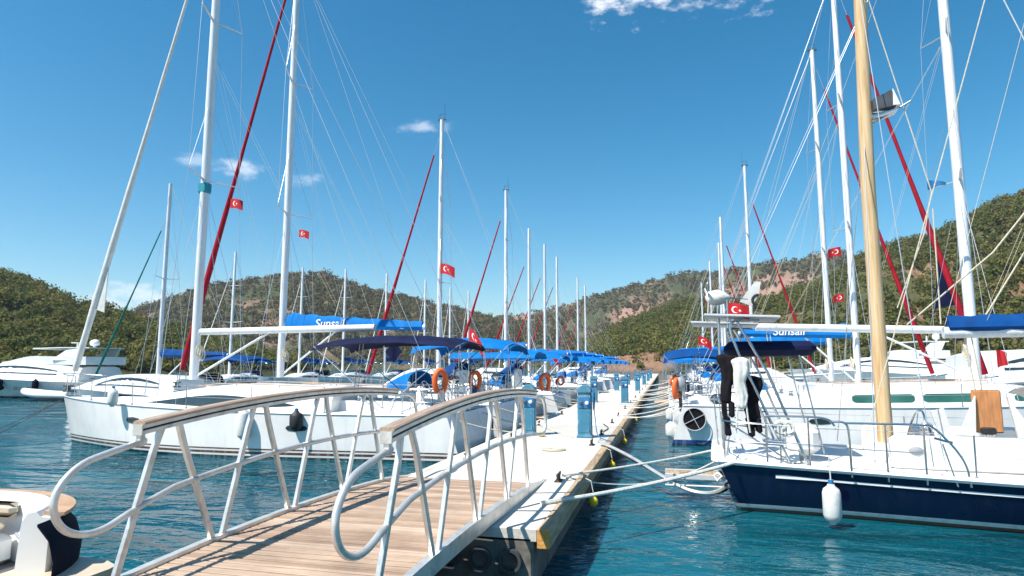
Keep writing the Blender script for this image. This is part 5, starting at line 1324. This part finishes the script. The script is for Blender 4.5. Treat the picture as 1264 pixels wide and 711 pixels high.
turkish_flag((-11.05, 30.8, 7.55), .8, -.15, 'red crescent flag streaming from the third left mast', droop=.35, group=FL)
turkish_flag((-5.55, 18.0, 3.40), .55, -.5, 'larger red crescent flag drooping over the blue canopies on the left', droop=.95, group=FL, staff=1.1)
turkish_flag((-5.93, 33, 3.15), .6, .1, 'small far red flag over the blue canopies on the left', droop=.8, group=FL, staff=1.0)
turkish_flag((6.5, 25.6, 6.7), .5, PI+.2, 'red crescent flag, upper of the two left of the lettered yacht mast', group=FL)
turkish_flag((6.5, 25.6, 4.95), .4, PI+.2, 'red crescent flag, lower of the two left of the lettered yacht mast', group=FL)
plain_flag((7.55, 20.3, 7.65), .5, .3, .1, M['pedd'], 'small blue pennant left of the thick white mast on the right', taper=.2)
plain_flag((8.95, 20.4, 2.75), .26, .5, .1, M['red'], 'red cloth hanging beside the foot of the thick white mast on the right', taper=.7, droop=.3, name='red_cloth', cat='cloth')
single('spreader_patch', MB().box((0, 0, 0), (.32, .30, .36), bev=.05), M['teal'], 'turquoise wrap around the nearest left mast at the lower spreader', 'mast wrap', (-13.66, 16.55, 7.75))
nvc = thing('hanging_cloth', 'dark navy square cloth drying on a rope over the stern of the second left yacht', 'cloth', (-8.3, 18.9, 2.75), .1)
MB().grid([[Vector((.28*(i/6-.0)+.28*(j/6)-.28, .02*math.sin(i+j), .34*(i/6)-.34*(j/6))) for j in range(7)] for i in range(7)], .012, (0, 1, 0)).build('cloth', M['navyc'], nvc)
dn = thing('rope_reel', 'round black reel with white cage on the stern rail behind the navy ketch', 'reel', (.80, 19.55, .78), 0)
MB().lathe([(0, -.06), (.30, -.06), (.31, 0), (.30, .06), (0, .06)], n=24, mt=Matrix.Rotation(PI/2, 4, 'X')).build('drum', M['blackc'], dn)
c = MB().torus((0, -.08, 0), .32, .014, Matrix.Rotation(PI/2, 4, 'X'), n=28, m=6)
for k in range(2): a = PI*(k+.3)/2; c.tube([(.32*math.cos(a), -.085, .32*math.sin(a)), (-.32*math.cos(a), -.085, -.32*math.sin(a))], .009, 5)
c.build('cage', M['alu'], dn)
ob = thing('outboard_motor', 'grey outboard motor clamped on the stern rail behind the navy ketch', 'outboard motor', (.45, 20.3, 1.55), 0)
MB().lathe([(0, .42), (.1, .41), (.17, .34), (.19, .2), (.17, .08), (.1, 0), (0, 0)], n=16).build('engine_cover', M['grey'], ob)
MB().tube([(0, 0, .02), (0, 0, -.45), (.02, 0, -.62)], [.06, .05, .05], 8).build('shaft', M['dgrey'], ob)

# ------------------------------------------------------------------ mooring lines
E_ = PXR-.30
rope((E_, 8.0, DZ+.03), wx(.1, -1.3, .82), .06, 'thick white mooring line from the pier corner to the stern of the navy ketch', .026)
rope((E_, 9.7, DZ+.09), wx(.1, .9, .82), .05, 'white mooring line from the first cleat to the far stern corner of the navy ketch', .018)
rope((E_, 9.75, DZ+.07), wx(-.1, .2, .75), .32, 'slack white line sagging between the first cleat and the navy ketch', .012)
rope((E_+.1, 14.2, DZ+.08), wx(.1, 1.2, .7), .1, 'dark shore power cable running from the pier to the navy ketch', .03, M['ropek'], pts=[(-.7, 13.4, .45), (.0, 12.2, .28), (.45, 11.7, .16), (.9, 11.8, .14), (1.15, 12.2, .3)], name='power_cable')
rope((E_+.1, 14.1, DZ+.1), wx(.0, 1.0, .75), .1, 'thick grey hose running from the pier to the navy ketch', .035, M['galv'], pts=[(-.75, 13.2, .55), (-.1, 12.0, .36), (.35, 11.5, .2), (.8, 11.5, .18), (1.1, 12.0, .35)], name='hose')
STN = [(21.5, 'the yacht behind the navy ketch'), (26.5, 'the right yacht with lettered cover'), (32, 'the fourth right hand yacht'), (38, 'the first right hand motor cruiser'), (44, 'the lone masted yacht on the right'), (56, 'the far right hand yacht')]
for y, nm in STN:
    for s, wd_ in ((-1, 'near'), (1, 'far')):
        rope((E_, y+s*1.5-1.4*s+(-.6 if s < 0 else .2), DZ+.08), (.45, y+s*1.35, 1.05), .1, f'white mooring line at the {wd_} stern corner of {nm}', .016 if y < 30 else .02)
        if y < 40: rope((E_, y+s*.6, DZ+.08), (.5, y-s*1.2, 1.02), .16, f'crossed white mooring line to the {wd_} side behind {nm}', .013)
for y, nm in ((16.55, 'the nearest left yacht'), (21.0, 'the second left yacht'), (25.9, 'the first left motor cruiser'), (31, 'the third masted left yacht'), (36.4, 'the second left motor cruiser'), (42, 'the fourth masted left yacht')):
    for s, wd_ in ((-1, 'near'), (1, 'far')):
        rope((PXL+.36, y+s*.9, DZ+.08), (-5.2, y+s*1.3, 1.05), .06, f'pale mooring line at the {wd_} stern corner of {nm}', .015, M['ropeb'])
rope((-2.15, 15.55, DZ+.02), (-3.6, 18.4, DZ+.09), 0, 'beige line lying across the pier from the pedestal to the left edge', .012, M['ropeb'], pts=[(-2.5, 15.9, DZ+.015), (-3.0, 17.2, DZ+.015)])
rope((PXR-.36, 16.4, DZ+.1), (-1.8, 19.2, DZ+.03), 0, 'loose dark line lying along the right edge of the pier', .014, M['ropek'], pts=[(-1.6, 16.9, DZ+.02), (-1.5, 18.0, DZ+.02)])
for dx in (0, .5): rope((-18.3, 16.5-.05, 1.25), (-19.8+dx, 14.6, -.05), 0, 'thin anchor line dropping from the bow of the nearest yacht, %s' % ('outer one' if dx == 0 else 'inner one'), .012, M['ropek'])

# ================================================================== air
hm = bpy.data.materials.new('haze'); hm.use_nodes = True
hn = hm.node_tree; hn.nodes.remove(hn.nodes['Principled BSDF'])
pv = hn.nodes.new('ShaderNodeVolumePrincipled'); pv.inputs['Color'].default_value = (.80, .88, 1, 1); pv.inputs['Density'].default_value = .00014; pv.inputs['Anisotropy'].default_value = .3
hn.links.new(pv.outputs[0], hn.nodes['Material Output'].inputs['Volume'])
hz_ = MB().box((0, 600, 110), (11000, 11000, 234)).build('haze', hm, smooth=False); hz_['kind'] = 'stuff'
